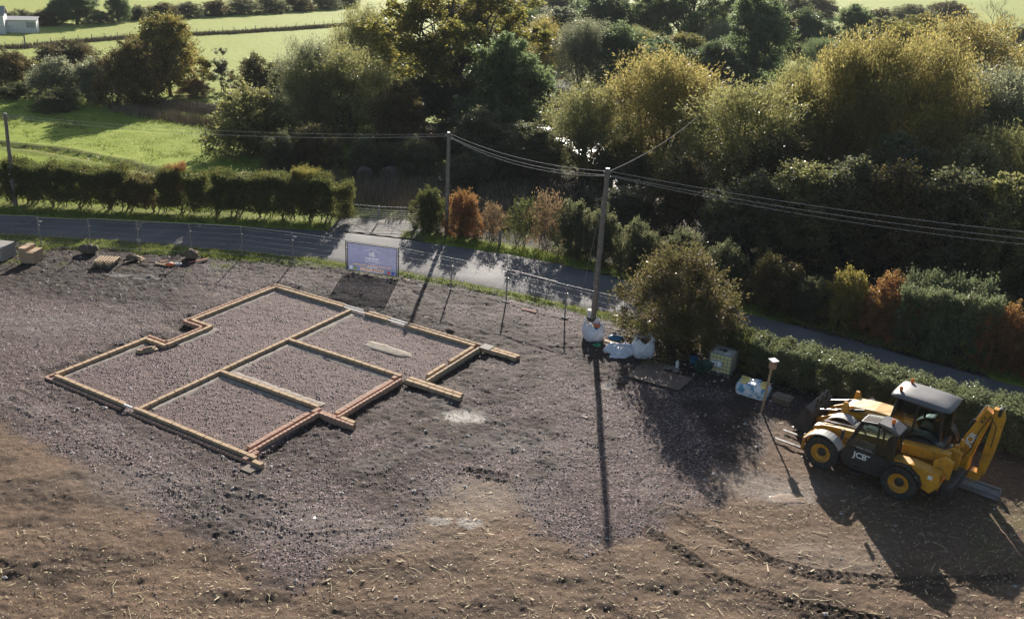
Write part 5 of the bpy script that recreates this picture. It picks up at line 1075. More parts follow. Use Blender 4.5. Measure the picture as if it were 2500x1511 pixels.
for i, (x, y, l) in enumerate(((1027, 762, 'flat pale stone on the gravel north of the house walls'), (758, 1244, 'small white slip of card on the gravel'), (1408, 1004, 'squarish pale stone left of the long pole shadow'))):
    b = G(x, y); tag(MB().box(-.13, .13, -.09, .09, 0, .03, .015).build('pale_stone', M['white'] if i == 1 else M['concrete'], loc=(b[0], b[1], gz(b[0], b[1])), rot=(0, .05, .4 + i), scale=(1.2, 1, 1) if i != 1 else (.8, .6, .3)), l, 'stone' if i != 1 else 'card')

# ------------------------------------------------------------------ bags, tank, boards (right of the pole)
def bulk_bag(c, rz, w, h, seed, label, slump=0., fill=.45):
    e = empty('bulk_bag', (c[0], c[1], gz(c[0], c[1])), rz); tag(e, label, 'bag', 'white bulk bags'); g = np.random.default_rng(seed); n, m = 40, 14; mb = MB(); V = []
    for side in (0, 1):
        for j in range(m + 1):
            t_ = j / m; top = t_ ** 3
            for i in range(n):
                a = 2 * math.pi * i / n; sq = (abs(math.cos(a)) ** 4 + abs(math.sin(a)) ** 4) ** (-1 / 4)
                R = w / 2 * sq * (.93 + .16 * math.sin(3.1 * min(1, t_ * 1.1))) * (1 - .10 * top * math.sin(2 * a + seed) - .06 * top) - side * .015
                R *= 1 + .025 * math.sin(9 * a + 5 * t_ + seed) * t_ + .02 * math.sin(4 * a - 6 * t_); hh = h * t_ * (1 + .17 * top * math.cos(4 * a + math.pi + .3 * seed) + .08 * top * math.sin(2 * a + seed * 2))
                V.append((R * math.cos(a) + slump * t_ * t_ * .3, R * math.sin(a), hh))
    q = n * (m + 1); F = []
    for s_ in (0, 1):
        for j in range(m):
            for i in range(n):
                f = (s_ * q + j * n + i, s_ * q + j * n + (i + 1) % n, s_ * q + (j + 1) * n + (i + 1) % n, s_ * q + (j + 1) * n + i); F.append(f if s_ == 0 else f[::-1])
    F += [(m * n + i, m * n + (i + 1) % n, q + m * n + (i + 1) % n, q + m * n + i) for i in range(n)]; F.append(tuple(range(n - 1, -1, -1))); mb.add(V, F, True).build('sides', M['bag'], e)
    for a in (.785, 2.356, 3.927, 5.498): x, y = w * .52 * math.cos(a), w * .52 * math.sin(a); MB().tube([(x, y, h * .95), (x * 1.08, y * 1.08, h * 1.16), (x * 1.2, y * 1.1, h * 1.12), (x * 1.22, y * 1.05, h * .86)], .018, 5).build('loop', M['bag'], e)
    return e
q = G(1426, 816); b1 = bulk_bag(q, .35, .98, .92, 1, 'white bulk bag of rubbish standing at the foot of the near pole')
for i, (x, y, z, m) in enumerate(((-.15, .1, .62, 'bagyellow'), (.18, .12, .6, 'orangepl'), (.1, -.2, .58, 'bagblue'), (-.2, -.2, .56, 'sack'))):
    o = lump((0, 0), .2, 'x', 20 + i, M[m], 'packaging', .8); o.parent = b1; o.location = (x, y, z - .12); del o['label']; del o['category']
q = G(1545, 856); b2 = bulk_bag(q, .15, 1.02, .95, 2, 'white bulk bag standing open beside the slumped one', .2)
o = lump((0, 0), .42, 'x', 31, M['sack'], 'contents', .5); o.parent = b2; o.location = (.05, 0, .45); del o['label']; del o['category']
q = G(1497, 850); slp = empty('slumped_bag', (q[0], q[1], gz(q[0], q[1])), .3); tag(slp, 'slumped empty white bulk bag lying crumpled on the ground', 'bag', 'white bulk bags')
def crumple(rx, ry, rz_, seed, n=44, m=16):
    V = []; g = np.random.default_rng(seed); ph = g.random(8) * 6.28
    for j in range(m):
        p = math.pi / 2 * j / (m - 1)
        for i in range(n):
            a = 2 * math.pi * i / n; k = 1 + .16 * math.sin(3 * a + ph[0]) + .10 * math.sin(7 * a + ph[1] + 2 * p) + .06 * math.sin(13 * a - 5 * p + ph[2]); zz = 1 + .35 * math.sin(4 * a + ph[3]) * math.cos(p) + .18 * math.sin(9 * a + 4 * p + ph[4]); V.append((rx * k * math.cos(p) ** .7 * math.cos(a), ry * k * math.cos(p) ** .7 * math.sin(a), max(0, rz_ * zz * math.sin(p) ** .8) + .01))
    return MB().add(V, [(j * n + i, j * n + (i + 1) % n, (j + 1) * n + (i + 1) % n, (j + 1) * n + i) for j in range(m - 1) for i in range(n)] + [tuple(range(n - 1, -1, -1))], True)
crumple(.85, .55, .42, 3).build('fabric', M['bag'], slp); crumple(.5, .22, .10, 5).build('fold', M['bag'], slp, loc=(-.3, -.45, 0))
for i, (x0, y0, x1, y1, l, m) in enumerate(((1452, 826, 1495, 838, 'weathered plank between the bulk bags, upper one', 'timber'), (1458, 834, 1490, 846, 'weathered plank between the bulk bags, lower one', 'oldtimber'))): plank(x0, y0, x1, y1, .2, .06, M[m], l, .05 + .06 * (1 - i))
lump(G(1437, 833), .2, 'bright green plastic tub lid beside the first bulk bag', 12, M['greenpl'], 'plastic_tub', .55, 'tub'); lump(G(1480, 820), .28, 'dark blue plastic sack behind the planks', 14, M['bagblue'], 'blue_sack', .7, 'sack')
def sheet_board(pts, th, label, z):
    P = [G(*p) for p in pts]; c = sum(P) / 4; o = MB().prism([(p[0] - c[0], p[1] - c[1]) for p in P], 0, th, 'z').build('plywood_board', M['ply'], loc=(c[0], c[1], z), rot=(.004, -.006, 0)); tag(o, label, 'board', 'boards on the ground')
sheet_board([(1508, 908), (1540, 884), (1668, 915), (1632, 943)], .022, 'brown plywood sheet dappled with sun, front one', .085); sheet_board([(1525, 890), (1562, 868), (1612, 881), (1580, 905)], .022, 'smaller plywood sheet tucked under the front sheet', .055)
for i, (x, y, l) in enumerate(((1611, 888, 'flat stone slab left of the white bottle'), (1627, 893, 'flat stone slab under the white bottle'))): blob_slab('stone_slab', G(x, y), .26, .17, .2 + i, M['concrete'], l, 'slab', .06, 5 + i, .07)
b = G(1628, 889); tag(MB().lathe([(0, 0), (.085, 0), (.09, .03), (.09, .24), (.07, .30), (.025, .36), (.025, .41), (0, .41)], n=20, cap=False).build('plastic_bottle', M['white'], loc=(b[0], b[1], .135)), 'white plastic bottle standing on a slab by the plywood', 'bottle')
b = G(1668, 875); tag(MB().lathe([(0, .03), (.17, .03), (.20, .30), (.215, .31), (.215, .29), (.19, .02), (0, .0)], n=20, cap=False).build('bucket', M['bagblue'], loc=(b[0], b[1], .06)), 'blue bucket in the shade under the hedge', 'bucket')
# wheelbarrow
b = G(1690, 905); wb = empty('wheelbarrow', (b[0], b[1], .07), -2.2); tag(wb, 'dark green wheelbarrow in the shade left of the water tank', 'wheelbarrow')
MB().add([(-.32, -.28, .3), (.42, -.2, .3), (.42, .2, .3), (-.32, .28, .3), (-.5, -.36, .62), (.68, -.3, .58), (.68, .3, .58), (-.5, .36, .62), (-.47, -.33, .62), (.65, -.27, .58), (.65, .27, .58), (-.47, .33, .62), (-.3, -.25, .33), (.4, -.18, .33), (.4, .18, .33), (-.3, .25, .33)], [(3, 2, 1, 0), (0, 1, 5, 4), (1, 2, 6, 5), (2, 3, 7, 6), (3, 0, 4, 7), (4, 5, 9, 8), (5, 6, 10, 9), (6, 7, 11, 10), (7, 4, 8, 11), (8, 9, 13, 12), (9, 10, 14, 13), (10, 11, 15, 14), (11, 8, 12, 15), (12, 13, 14, 15)]).build('tray', M['darkgreen'], wb)
for s_ in (-1, 1): MB().tube([(-1.0, s_ * .3, .55), (-.4, s_ * .27, .3), (.72, s_ * .07, .2)], .018, 7).build('handle', M['steel_dark'], wb); MB().tube([(-.25, s_ * .25, .3), (-.3, s_ * .26, 0), (-.1, s_ * .25, 0), (-.05, s_ * .24, .3)], .015, 6).build('leg', M['steel_dark'], wb)
MB().lathe([(.06, -.04), (.15, -.05), (.19, -.03), (.2, 0), (.19, .03), (.15, .05), (.06, .04)], axis='y', c=(.72, 0, .2), n=20).build('wheel', M['rubber'], wb)
# water tank in a cage
p0, p1, p3 = G(1707, 849, 1.15), G(1753, 861, 1.15), G(1733, 832, 1.15); c = (p1 + p3) / 2; rz = math.atan2(p1[1] - p0[1], p1[0] - p0[0])
ib = empty('water_tank', (c[0], c[1], .04), rz); tag(ib, 'yellowed plastic water tank in a steel cage on a pallet', 'tank'); W_, D_ = 1.14, 1.08
MB().box(-W_ / 2 + .03, W_ / 2 - .03, -D_ / 2 + .03, D_ / 2 - .03, .17, 1.10, .07).build('bottle', M['ibc'], ib); MB().box(-W_ / 2 + .07, W_ / 2 - .07, -D_ / 2 + .07, D_ / 2 - .07, 1.09, 1.125, .02).build('top_skin', M['ibctop'], ib); MB().cyl((.0, .08), .13, 1.12, 1.19, 20).build('lid', M['black'], ib); MB().cyl((-.25, .12), .07, 1.12, 1.17, 14).build('cap', M['black'], ib)
for i in range(6):
    z = .2 + i * .19 if i < 5 else 1.15; MB().tube([(-W_ / 2, -D_ / 2, z), (W_ / 2, -D_ / 2, z), (W_ / 2, D_ / 2, z), (-W_ / 2, D_ / 2, z), (-W_ / 2, -D_ / 2, z)], .016 if i < 5 else .022, 6).build('cage_ring', M['galv'], ib)
for s_ in range(4):
    for k in range(6):
        u = -1 + 2 * k / 6; x, y = [(u * W_ / 2, -D_ / 2), (W_ / 2, u * D_ / 2), (-u * W_ / 2, D_ / 2), (-W_ / 2, -u * D_ / 2)][s_]; MB().tube([(x, y, .14), (x, y, 1.15)], .014, 6).build('cage_bar', M['galv'], ib)
MB().box(-.42, .12, -D_ / 2 - .016, -D_ / 2 - .011, .44, .82).build('label_plate', surf('tank_label', (.38, .42, .48), .5, var=.1), ib); MB().box(-.40, -.18, -D_ / 2 - .022, -D_ / 2 - .018, .50, .70).build('label_sheet', M['decal'], ib); MB().box(-.12, .06, -D_ / 2 - .022, -D_ / 2 - .018, .50, .76).build('label_sheet', M['decal'], ib)
MB().tube([(0, -D_ / 2 + .05, .24), (0, -D_ / 2 - .07, .24), (0, -D_ / 2 - .09, .19)], .04, 10).build('tap', M['white'], ib)
for s_ in (-1, 0, 1): MB().box(-W_ / 2, W_ / 2, -.05, .05, -.02, .02, .004).build('pallet_runner', M['oldtimber'], ib, loc=(0, s_ * (D_ / 2 - .06), 0)); [MB().box(-.06, .06, -.05, .05, .02, .10, .004).build('pallet_block', M['oldtimber'], ib, loc=(x, s_ * (D_ / 2 - .06), 0)) for x in (-W_ / 2 + .07, 0, W_ / 2 - .07)]
for k in range(6): MB().box(-.065, .065, -D_ / 2, D_ / 2, .10, .125, .004).build('pallet_board', M['oldtimber'], ib, loc=(-W_ / 2 + .08 + k * (W_ - .16) / 5, 0, 0))
# shrink-wrapped bags
b = G(1812, 952); wp = empty('wrapped_pallet', (b[0], b[1] + .15, .05), rz - .03); tag(wp, 'shrink-wrapped white and yellow cement bags right of the water tank', 'bags')
g = random.Random(4); V = []; n = 44; prof = ((.97, 0), (1.0, .12), (1.02, .28), (.99, .40), (.94, .50), (.84, .56), (.62, .60), (.3, .62), (0.02, .63))
for k, (s_, z) in enumerate(prof):
    for i in range(n): a = 2 * math.pi * i / n; sq = (abs(math.cos(a)) ** 5 + abs(math.sin(a)) ** 5) ** (-1 / 5); e_ = 1 + .018 * math.sin(11 * a + 3 * z) + .012 * g.uniform(-1, 1); V.append((.78 * s_ * sq * e_ * math.cos(a), .52 * s_ * sq * e_ * math.sin(a), z + .02 * math.sin(6 * a + k) * (k > 3)))
MB().add(V, [(k * n + i, k * n + (i + 1) % n, (k + 1) * n + (i + 1) % n, (k + 1) * n + i) for k in range(len(prof) - 1) for i in range(n)], True).build('film', M['wrap'], wp)
for i, (x, y) in enumerate(((-.45, .22), (.05, .24), (.5, .2), (-.4, -.2), (.1, -.2), (.52, -.16))):
    o = lump((0, 0), .2, 'x', 40 + i, M['bagyellow'] if i % 3 != 1 else M['wrap'], 'cement_bag', .35); o.parent = wp; o.location = (x, y, .57); o.rotation_euler = (0, 0, i); del o['label']; del o['category']
# slab stack, bird box post
b = G(1882, 968); ss = empty('slab_stack', (b[0], b[1], .04), rz - .1); tag(ss, 'low stack of dark paving slabs beside the bird box post', 'slabs')
for i in range(5): MB().box(-.45, .45, -.32, .32, 0, .05, .008).build('slab', M['sack'] if i % 2 else M['oldtimber'], ss, loc=(.02 * (i % 2), .015 * (i % 3), .058 * i), rot=(0, 0, .03 * (i % 3 - 1)))
MB().box(-.3, .32, -.2, .2, 0, .04, .008).build('slab', M['oldtimber'], ss, loc=(.03, .03, .30), rot=(0, 0, .1))
b = G(1831, 992); tp = G(1856, 860, 2.75); bb = empty('bird_box_post', (b[0], b[1], gz(b[0], b[1]))); tag(bb, 'new timber post carrying a small bird box with pale roof', 'bird box'); ht = height_at(b, 868); d = Vector((.16, .0, ht))
MB().tube([Vector((0, 0, -.3)), d], .06, 4, smooth=False).build('post', M['timber'], bb); MB().box(-.13, .13, -.12, .12, -.42, -.02, .01).build('box', surf('bird_box_wood', (.42, .24, .14), .8, var=.2), bb, loc=tuple(d + Vector((0, -.05, .05))), rot=(0, 0, .4)); MB().box(-.18, .18, -.19, .17, 0, .035, .006).build('roof', M['white'], bb, loc=tuple(d + Vector((0, -.05, .04))), rot=(.08, 0, .4)); MB().tube([(0, -.122, 0), (0, -.135, 0)], .026, 12).build('entrance', M['black'], bb, loc=tuple(d + Vector((.03, -.05, -.1))), rot=(0, 0, .4))

# ------------------------------------------------------------------ machines (local axes: +x forward, +y the machine's left, z up)
def tyre_meshes(R, W, rim):
    hw = W / 2; t_ = MB().lathe([(rim, -hw * .8), (rim * 1.12, -hw * .92), (R * .84, -hw), (R * .95, -hw * .86), (R * .965, -hw * .4), (R * .965, hw * .4), (R * .95, hw * .86), (R * .84, hw), (rim * 1.12, hw * .92), (rim, hw * .8)], axis='y', n=36, cap=False)
    n = 22
    for i in range(n):
        for s in (-1, 1):
            a = 2 * math.pi * (i + (.5 if s > 0 else 0)) / n
            def P(r, da, y): return (r * math.cos(a + da), y * s, r * math.sin(a + da))
            w = .5 * math.pi / n; V = [P(R * .93, -w + .10, .0), P(R * .93, w + .10, .0), P(R * .9, w - .08, hw * .98), P(R * .9, -w - .08, hw * .98), P(R, -w * .8 + .10, .0), P(R, w * .8 + .10, .0), P(R * .975, w * .8 - .08, hw * .95), P(R * .975, -w * .8 - .08, hw * .95)]
            t_.add(V, [(4, 5, 6, 7), (0, 4, 7, 3), (1, 2, 6, 5), (3, 7, 6, 2), (0, 1, 5, 4)])
    r_ = MB().lathe([(rim * 1.02, hw * .84), (rim * 1.05, hw * .9), (rim * .95, hw * .88), (rim * .88, hw * .45), (rim * .55, hw * .30), (rim * .45, hw * .34)], axis='y', n=32, cap=False).lathe([(rim, -hw * .8), (rim * .9, -hw * .5), (rim * .88, hw * .44)], axis='y', n=32, cap=False)
    h_ = MB().lathe([(rim * .50, hw * .30), (rim * .46, hw * .48), (rim * .30, hw * .62), (.0, hw * .64)], axis='y', n=20, cap=False).lathe([(rim * .9, -hw * .5), (0, -hw * .5)], axis='y', n=20, cap=False)
    for i in range(8): a = i * .785; h_.tube([(rim * .66 * math.cos(a), hw * .30, rim * .66 * math.sin(a)), (rim * .66 * math.cos(a), hw * .40, rim * .66 * math.sin(a))], .018, 6)
    return t_.mesh('tyre'), r_.mesh('rim'), h_.mesh('hub')
def wheel(e, tm, x, y, z, steer=0.):
    w = link('wheel', tm[0], M['rubber'], e, (x, y, z), (0, .3 * x, steer + (0 if y > 0 else math.pi))); link('rim', tm[1], M['yellow'], w); link('hub', tm[2], M['black'], w); return w
def guard(e, x, z, y0, y1, r, a0, a1, mat, n=12):
    P = [(x + r * math.cos(math.radians(a0 + (a1 - a0) * i / n)), z + r * math.sin(math.radians(a0 + (a1 - a0) * i / n))) for i in range(n + 1)]; Q = [(x + (r - .035) * math.cos(math.radians(a0 + (a1 - a0) * i / n)), z + (r - .035) * math.sin(math.radians(a0 + (a1 - a0) * i / n))) for i in range(n + 1)]
    mb = MB()
    for i in range(n): mb.prism([P[i], P[i + 1], Q[i + 1], Q[i]], y0, y1)
    mb.build('mudguard', mat, e)
def beam(p, q, w, h, h2=None, name='beam', mat=None, e=None, **k):
    """box beam from p to q (x,z) with height h..h2 and width w centred on y"""
    d = Vector((q[0] - p[0], q[1] - p[1])); d.normalize(); n = Vector((-d.y, d.x)); h2 = h2 or h; y = k.get('y', 0)
    return MB().prism([(p[0] - n.x * h / 2, p[1] - n.y * h / 2), (q[0] - n.x * h2 / 2, q[1] - n.y * h2 / 2), (q[0] + n.x * h2 / 2, q[1] + n.y * h2 / 2), (p[0] + n.x * h / 2, p[1] + n.y * h / 2)], y - w / 2, y + w / 2).build(name, mat or M['yellow'], e)
def ram(e, p, q, r=.05, split=.55):
    p, q = Vector(p), Vector(q); m = p.lerp(q, split); o = MB().tube([p, m], r, 10).build('ram_cylinder', M['black'], e); MB().tube([m, q], r * .55, 10).build('ram_rod', M['chrome'], o); return o
def beacon(e, p):
    o = MB().cyl((0, 0), .05, 0, .05, 12).build('beacon_base', M['black'], e, loc=p); MB().lathe([(.06, .05), (.066, .08), (.06, .17), (.03, .20), (0, .205)], n=16, cap=False).build('beacon_lens', M['orange'], o)
def glass_panel(e, pts, name='window'):
    n = len(pts); V = [Vector(p) for p in pts]; nm = (V[1] - V[0]).cross(V[2] - V[0]).normalized() * .006; MB().add([v - nm for v in V] + [v + nm for v in V], [tuple(range(n)), tuple(range(2 * n - 1, n - 1, -1))] + [(i, (i + 1) % n, (i + 1) % n + n, i + n) for i in range(n)]).build(name, M['glass'], e)
def letter(e, txt, size, p, rot, mat=None, name='lettering', shear=0.):
    o = link(name, text_mesh(txt, size, False, .03), mat or M['decal'], e, p, rot); return o

fA, rA = G(1975.5, 1089, .72), G(2162, 1162, .72); hd = fA - rA; TS = float(np.linalg.norm(hd[:2])) / 2.75; ang = math.atan2(hd[1], hd[0]); mid = (fA + rA) / 2
lf = np.array([-math.sin(ang), math.cos(ang)]); org = mid[:2] - lf * .98 * TS
th = empty('telehandler', (org[0], org[1], .02), ang, TS); tag(th, 'yellow telescopic handler with low black cab and forks, nearest machine', 'telehandler')
tm = tyre_meshes(.62, .42, .33)
for x in (1.375, -1.375):
    for y in (.86, -.86): wheel(th, tm, x, y, .62, .0)
MB().prism([(2.0, .62), (2.05, .95), (1.2, 1.0), (.7, .78), (-.7, .78), (-1.0, 1.02), (-2.3, 1.12), (-2.55, .9), (-2.5, .55), (-1.0, .45), (1.2, .42)], -.42, .42).build('chassis', M['yellow'], th)
MB().prism([(-.95, 1.0), (-.8, 1.32), (-1.6, 1.42), (-2.5, 1.36), (-2.62, 1.0), (-2.35, .62), (-2.05, .72), (-1.95, 1.15), (-1.1, 1.2)], .44, .93).build('rear_body', M['yellow'], th)
MB().prism([(-.95, 1.0), (-.8, 1.32), (-1.6, 1.42), (-2.5, 1.36), (-2.62, 1.0), (-2.35, .62), (-2.05, .72), (-1.95, 1.15), (-1.1, 1.2)], -.95, -.44).build('rear_body', M['yellow'], th)
MB().prism([(-2.2, .9), (-2.15, 1.55), (-2.45, 1.8), (-2.75, 1.7), (-2.72, .85)], .26, .40).build('boom_tower', M['yellow'], th); MB().prism([(-2.2, .9), (-2.15, 1.55), (-2.45, 1.8), (-2.75, 1.7), (-2.72, .85)], -.58, -.44).build('boom_tower', M['yellow'], th)
MB().box(-2.95, -2.6, -.85, .85, .6, 1.05, .06).build('counterweight', M['black'], th)
MB().box(-.85, .95, -1.05, -.46, .55, 1.30, .12).build('engine_cover', M['black'], th); MB().box(.0, .5, -.9, -.6, 1.302, 1.36, .02).build('engine_grille', M['black'], th)
bo = beam((-2.5, 1.56), (1.35, 1.06), .28, .36, .32, 'boom', M['yellow'], th, y=-.18); beam((1.3, 1.09), (1.95, .98), .22, .27, .25, 'boom_section', M['yellow'], bo, y=-.18)
MB().prism([(1.85, 1.12), (2.15, 1.0), (2.25, .55), (2.05, .25), (1.9, .3), (1.98, .75)], -.34, -.04).build('boom_nose', M['yellow'], th); ram(th, (.9, -.18, .78), (2.02, -.18, .6), .05)
MB().box(2.2, 2.27, -.75, .55, .20, .30, .01).box(2.2, 2.27, -.75, .55, .62, .70, .01).box(2.2, 2.27, -.75, -.66, .30, .62).box(2.2, 2.27, .46, .55, .30, .62).box(2.2, 2.26, -.32, -.2, .3, .62).box(2.2, 2.26, 0, .12, .3, .62).build('carriage', M['yellow'], th)
for y in (-.52, .30): MB().prism([(2.28, .72), (2.34, .72), (2.36, .13), (3.45, .10), (3.45, .085), (2.28, .07)], y - .055, y + .055).build('fork', M['fork'], th)
for x, mt in ((1.375, M['guard']), (-1.375, M['black'])):
    for y in (.64, -1.1): guard(th, x, .62, y, y + .46, .74, 25 if x > 0 else 5, 150 if x > 0 else 165, mt)
# cab on the left
cb = MB().prism([(.62, .62), (.72, .95), (.55, 1.28), (-1.0, 1.28), (-1.15, 1.0), (-.85, .62), (-.6, .5), (.4, .5)], .27, .98).build('cab_body', M['black'], th)
CP = {'fb': (.58, 1.28), 'ft': (.22, 2.30), 'mb': (-.42, 1.28), 'mt': (-.38, 2.42), 'rb': (-1.02, 1.28), 'rt': (-.98, 2.28)}
mb = MB()
for y in (.30, .95):
    for a_, b_ in (('fb', 'ft'), ('ft', 'mt'), ('mt', 'rt'), ('rt', 'rb'), ('mb', 'mt')): mb.tube([(CP[a_][0], y, CP[a_][1]), (CP[b_][0], y, CP[b_][1])], .042, 6)
for a_ in ('ft', 'mt', 'rt', 'fb', 'rb'): mb.tube([(CP[a_][0], .30, CP[a_][1]), (CP[a_][0], .95, CP[a_][1])], .042, 6)
mb.build('cab_frame', M['black'], th)
for y in (.30, .965): glass_panel(th, [(CP[k_][0], y, CP[k_][1]) for k_ in ('fb', 'mb', 'mt', 'ft')]); glass_panel(th, [(CP[k_][0], y, CP[k_][1]) for k_ in ('mb', 'rb', 'rt', 'mt')])
glass_panel(th, [(.58, .3, 1.28), (.58, .95, 1.28), (.22, .95, 2.30), (.22, .3, 2.30)], 'windscreen'); glass_panel(th, [(-1.02, .3, 1.28), (-1.02, .95, 1.28), (-.98, .95, 2.28), (-.98, .3, 2.28)])
MB().prism([(-.36, 2.43), (-.36, 2.50), (-.75, 2.47), (-1.06, 2.33), (-1.06, 2.25), (-.98, 2.28)], .25, 1.0).build('roof', M['roofgrey'], th); glass_panel(th, [(.22, .33, 2.335), (.22, .92, 2.335), (-.34, .92, 2.455), (-.34, .33, 2.455)], 'roof_window'); MB().box(-.38, -.32, .28, .97, 2.43, 2.49).build('roof_bar', M['black'], th)
beacon(th, (-.72, .72, 2.47)); MB().box(-.75, -.3, .4, .85, 1.2, 1.42, .05).box(-.85, -.68, .4, .85, 1.35, 1.95, .06).build('seat', M['seat'], th)
MB().tube([(.42, .62, 1.2), (.2, .62, 1.55)], .025, 8).build('steering_column', M['black'], th); MB().lathe([(.17, -.012), (.19, 0), (.17, .012), (.15, 0), (.17, -.012)], n=20, cap=False).build('steering_wheel', M['black'], th, loc=(.2, .62, 1.57), rot=(0, .6, 0))
MB().prism([(.50, .82), (.50, 1.24), (-.38, 1.24), (-.38, .70), (.30, .66)], .981, .995).build('door', M['black'], th); MB().box(-.1, .25, .98, 1.14, .38, .43, .01).box(-.05, .2, .98, 1.12, .58, .62, .01).build('step', M['steel_dark'], th)
letter(th, 'JCB', .30, (.04, 1.002, 1.04), (math.pi / 2, 0, math.pi)); letter(th, '531-70', .15, (-1.45, .94, 1.30), (math.pi / 2, 0, math.pi), M['black']); 
MB().box(-1.62, -1.42, .932, .94, 1.06, 1.22).build('decal', M['decal'], th); MB().prism([(-1.86, .90), (-1.64, .90), (-1.75, 1.12)], .932, .942).build('warning_triangle', M['green_decal'], th); MB().box(-1.92, -1.58, .930, .936, .87, 1.14).build('decal', M['decal'], th); MB().box(-2.35, -2.2, .932, .94, 1.12, 1.26).build('decal', M['decal'], th)
MB().tube([(.52, 1.0, 1.7), (.72, 1.12, 1.75)], .012, 6).box(.68, .76, 1.04, 1.22, 1.5, 1.86, .02).build('mirror', M['black'], th)
ram(th, (-1.6, .2, .95), (-.6, .0, 1.3), .06); MB().tube([(.6, -.45, 1.3), (.6, -.45, 1.75), (.55, -.47, 1.8)], .04, 10).build('exhaust', M['steel_dark'], th)

for y in (-.36, -.30): MB().tube([(-2.2, y, 1.78), (-1.0, y, 1.62), (.4, y, 1.40), (1.3, y, 1.27), (1.9, y + .02, 1.2), (2.1, y + .05, .9)], .016, 6).build('hose', M['black'], th)
MB().box(.98, 1.2, .62, .9, .98, 1.1, .02).build('headlight', M['chrome'], th); MB().box(-2.64, -2.6, .55, .85, 1.12, 1.25, .01).build('tail_light', M['orange'], th)
MB().tube([(.3, .985, 1.34), (-.35, .985, 1.34)], .012, 6).build('door_rail', M['chrome'], th); MB().box(-.3, -.18, .992, 1.01, 1.12, 1.16).build('door_handle', M['decal'], th)

# backhoe loader behind it
BS = 1.13; B0 = G(2222, 944, 2.86 * BS); fw = np.array([math.cos(ang), math.sin(ang)]); borg = B0[:2] + fw * .55 * BS
bh = empty('backhoe_loader', (borg[0], borg[1], .02), ang + .02, BS); tag(bh, 'yellow backhoe loader with tall grey-roofed cab parked against the hedge', 'backhoe loader')
tr1, tf1 = tyre_meshes(.78, .45, .36), tyre_meshes(.48, .34, .24)
for y in (.85, -.85): wheel(bh, tr1, -1.1, y, .78); wheel(bh, tf1, 1.05, y, .48)
MB().prism([(1.6, .55), (1.7, .95), (.2, 1.0), (-1.9, 1.0), (-2.0, .6), (-1.2, .5), (1.2, .42)], -.45, .45).build('chassis', M['black'], bh)
MB().prism([(.25, 1.0), (.25, 1.72), (.9, 1.70), (1.75, 1.58), (2.0, 1.42), (2.02, .85), (1.7, .8)], -.46, .46).build('bonnet', M['yellow_dusty'], bh); MB().box(1.2, 1.85, .462, .468, .95, 1.3).build('bonnet_grille', M['black'], bh); MB().box(2.025, 2.05, -.4, .4, .9, 1.35, .01).build('front_grille', M['black'], bh)
letter(bh, 'JCB', .26, (.72, .472, 1.46), (math.pi / 2, 0, math.pi))
for y in (.62, -1.06): guard(bh, -1.1, .78, y, y + .44, .90, 20, 160, M['black'])
MB().box(-1.75, .2, -.62, .62, .95, 1.25, .04).build('cab_floor', M['black'], bh)
CQ = {'fb': (.26, 1.25), 'ft': (.08, 2.66), 'mb': (-.62, 1.25), 'mt': (-.66, 2.70), 'rb': (-1.62, 1.3), 'rt': (-1.52, 2.62)}
mb = MB()
for y in (.72, -.72):
    for a_, b_ in (('fb', 'ft'), ('ft', 'rt'), ('rt', 'rb'), ('mb', 'mt'), ('fb', 'rb')): mb.tube([(CQ[a_][0], y, CQ[a_][1]), (CQ[b_][0], y, CQ[b_][1])], .05, 6)
mb.build('cab_frame', M['black'], bh)
for y in (.72, -.72): glass_panel(bh, [(CQ[k_][0], y, CQ[k_][1]) for k_ in ('fb', 'mb', 'mt', 'ft')]); glass_panel(bh, [(CQ[k_][0], y, CQ[k_][1]) for k_ in ('mb', 'rb', 'rt', 'mt')])
glass_panel(bh, [(.26, -.72, 1.25), (.26, .72, 1.25), (.08, .72, 2.66), (.08, -.72, 2.66)], 'windscreen'); glass_panel(bh, [(-1.62, -.72, 1.3), (-1.62, .72, 1.3), (-1.52, .72, 2.62), (-1.52, -.72, 2.62)], 'rear_window')
MB().prism([(-.8, .62), (.24, .62), (.24, 1.24), (-.8, 1.24)], .70, .76).build('door_panel', M['black'], bh)
V = []; F = []; nx, ny = 10, 8
for s_ in (0, 1):
    for j in range(ny + 1):
        for i in range(nx + 1):
            u, w_ = i / nx * 2 - 1, j / ny * 2 - 1; sq = max(abs(u), abs(w_)); V.append((-.70 + 1.08 * u * (1 - .04 * abs(w_) ** 3), .86 * w_ * (1 - .06 * abs(u) ** 3), (2.70 if s_ == 0 else 2.72 + .13 * (1 - sq ** 4) + .03 * (1 - u * u))))
q = (nx + 1) * (ny + 1)
for s_ in (0, 1):
    for j in range(ny):
        for i in range(nx): f = (j * (nx + 1) + i + q * s_, j * (nx + 1) + i + 1 + q * s_, (j + 1) * (nx + 1) + i + 1 + q * s_, (j + 1) * (nx + 1) + i + q * s_); F.append(f if s_ else f[::-1])
ed = [j for j in range(nx + 1)] + [(k_ * (nx + 1) + nx) for k_ in range(1, ny + 1)] + [ny * (nx + 1) + i for i in range(nx - 1, -1, -1)] + [k_ * (nx + 1) for k_ in range(ny - 1, 0, -1)]
F += [(a_, b_, b_ + q, a_ + q) for a_, b_ in zip(ed, ed[1:] + ed[:1])]; MB().add(V, F, True).build('roof', M['roofgrey'], bh)
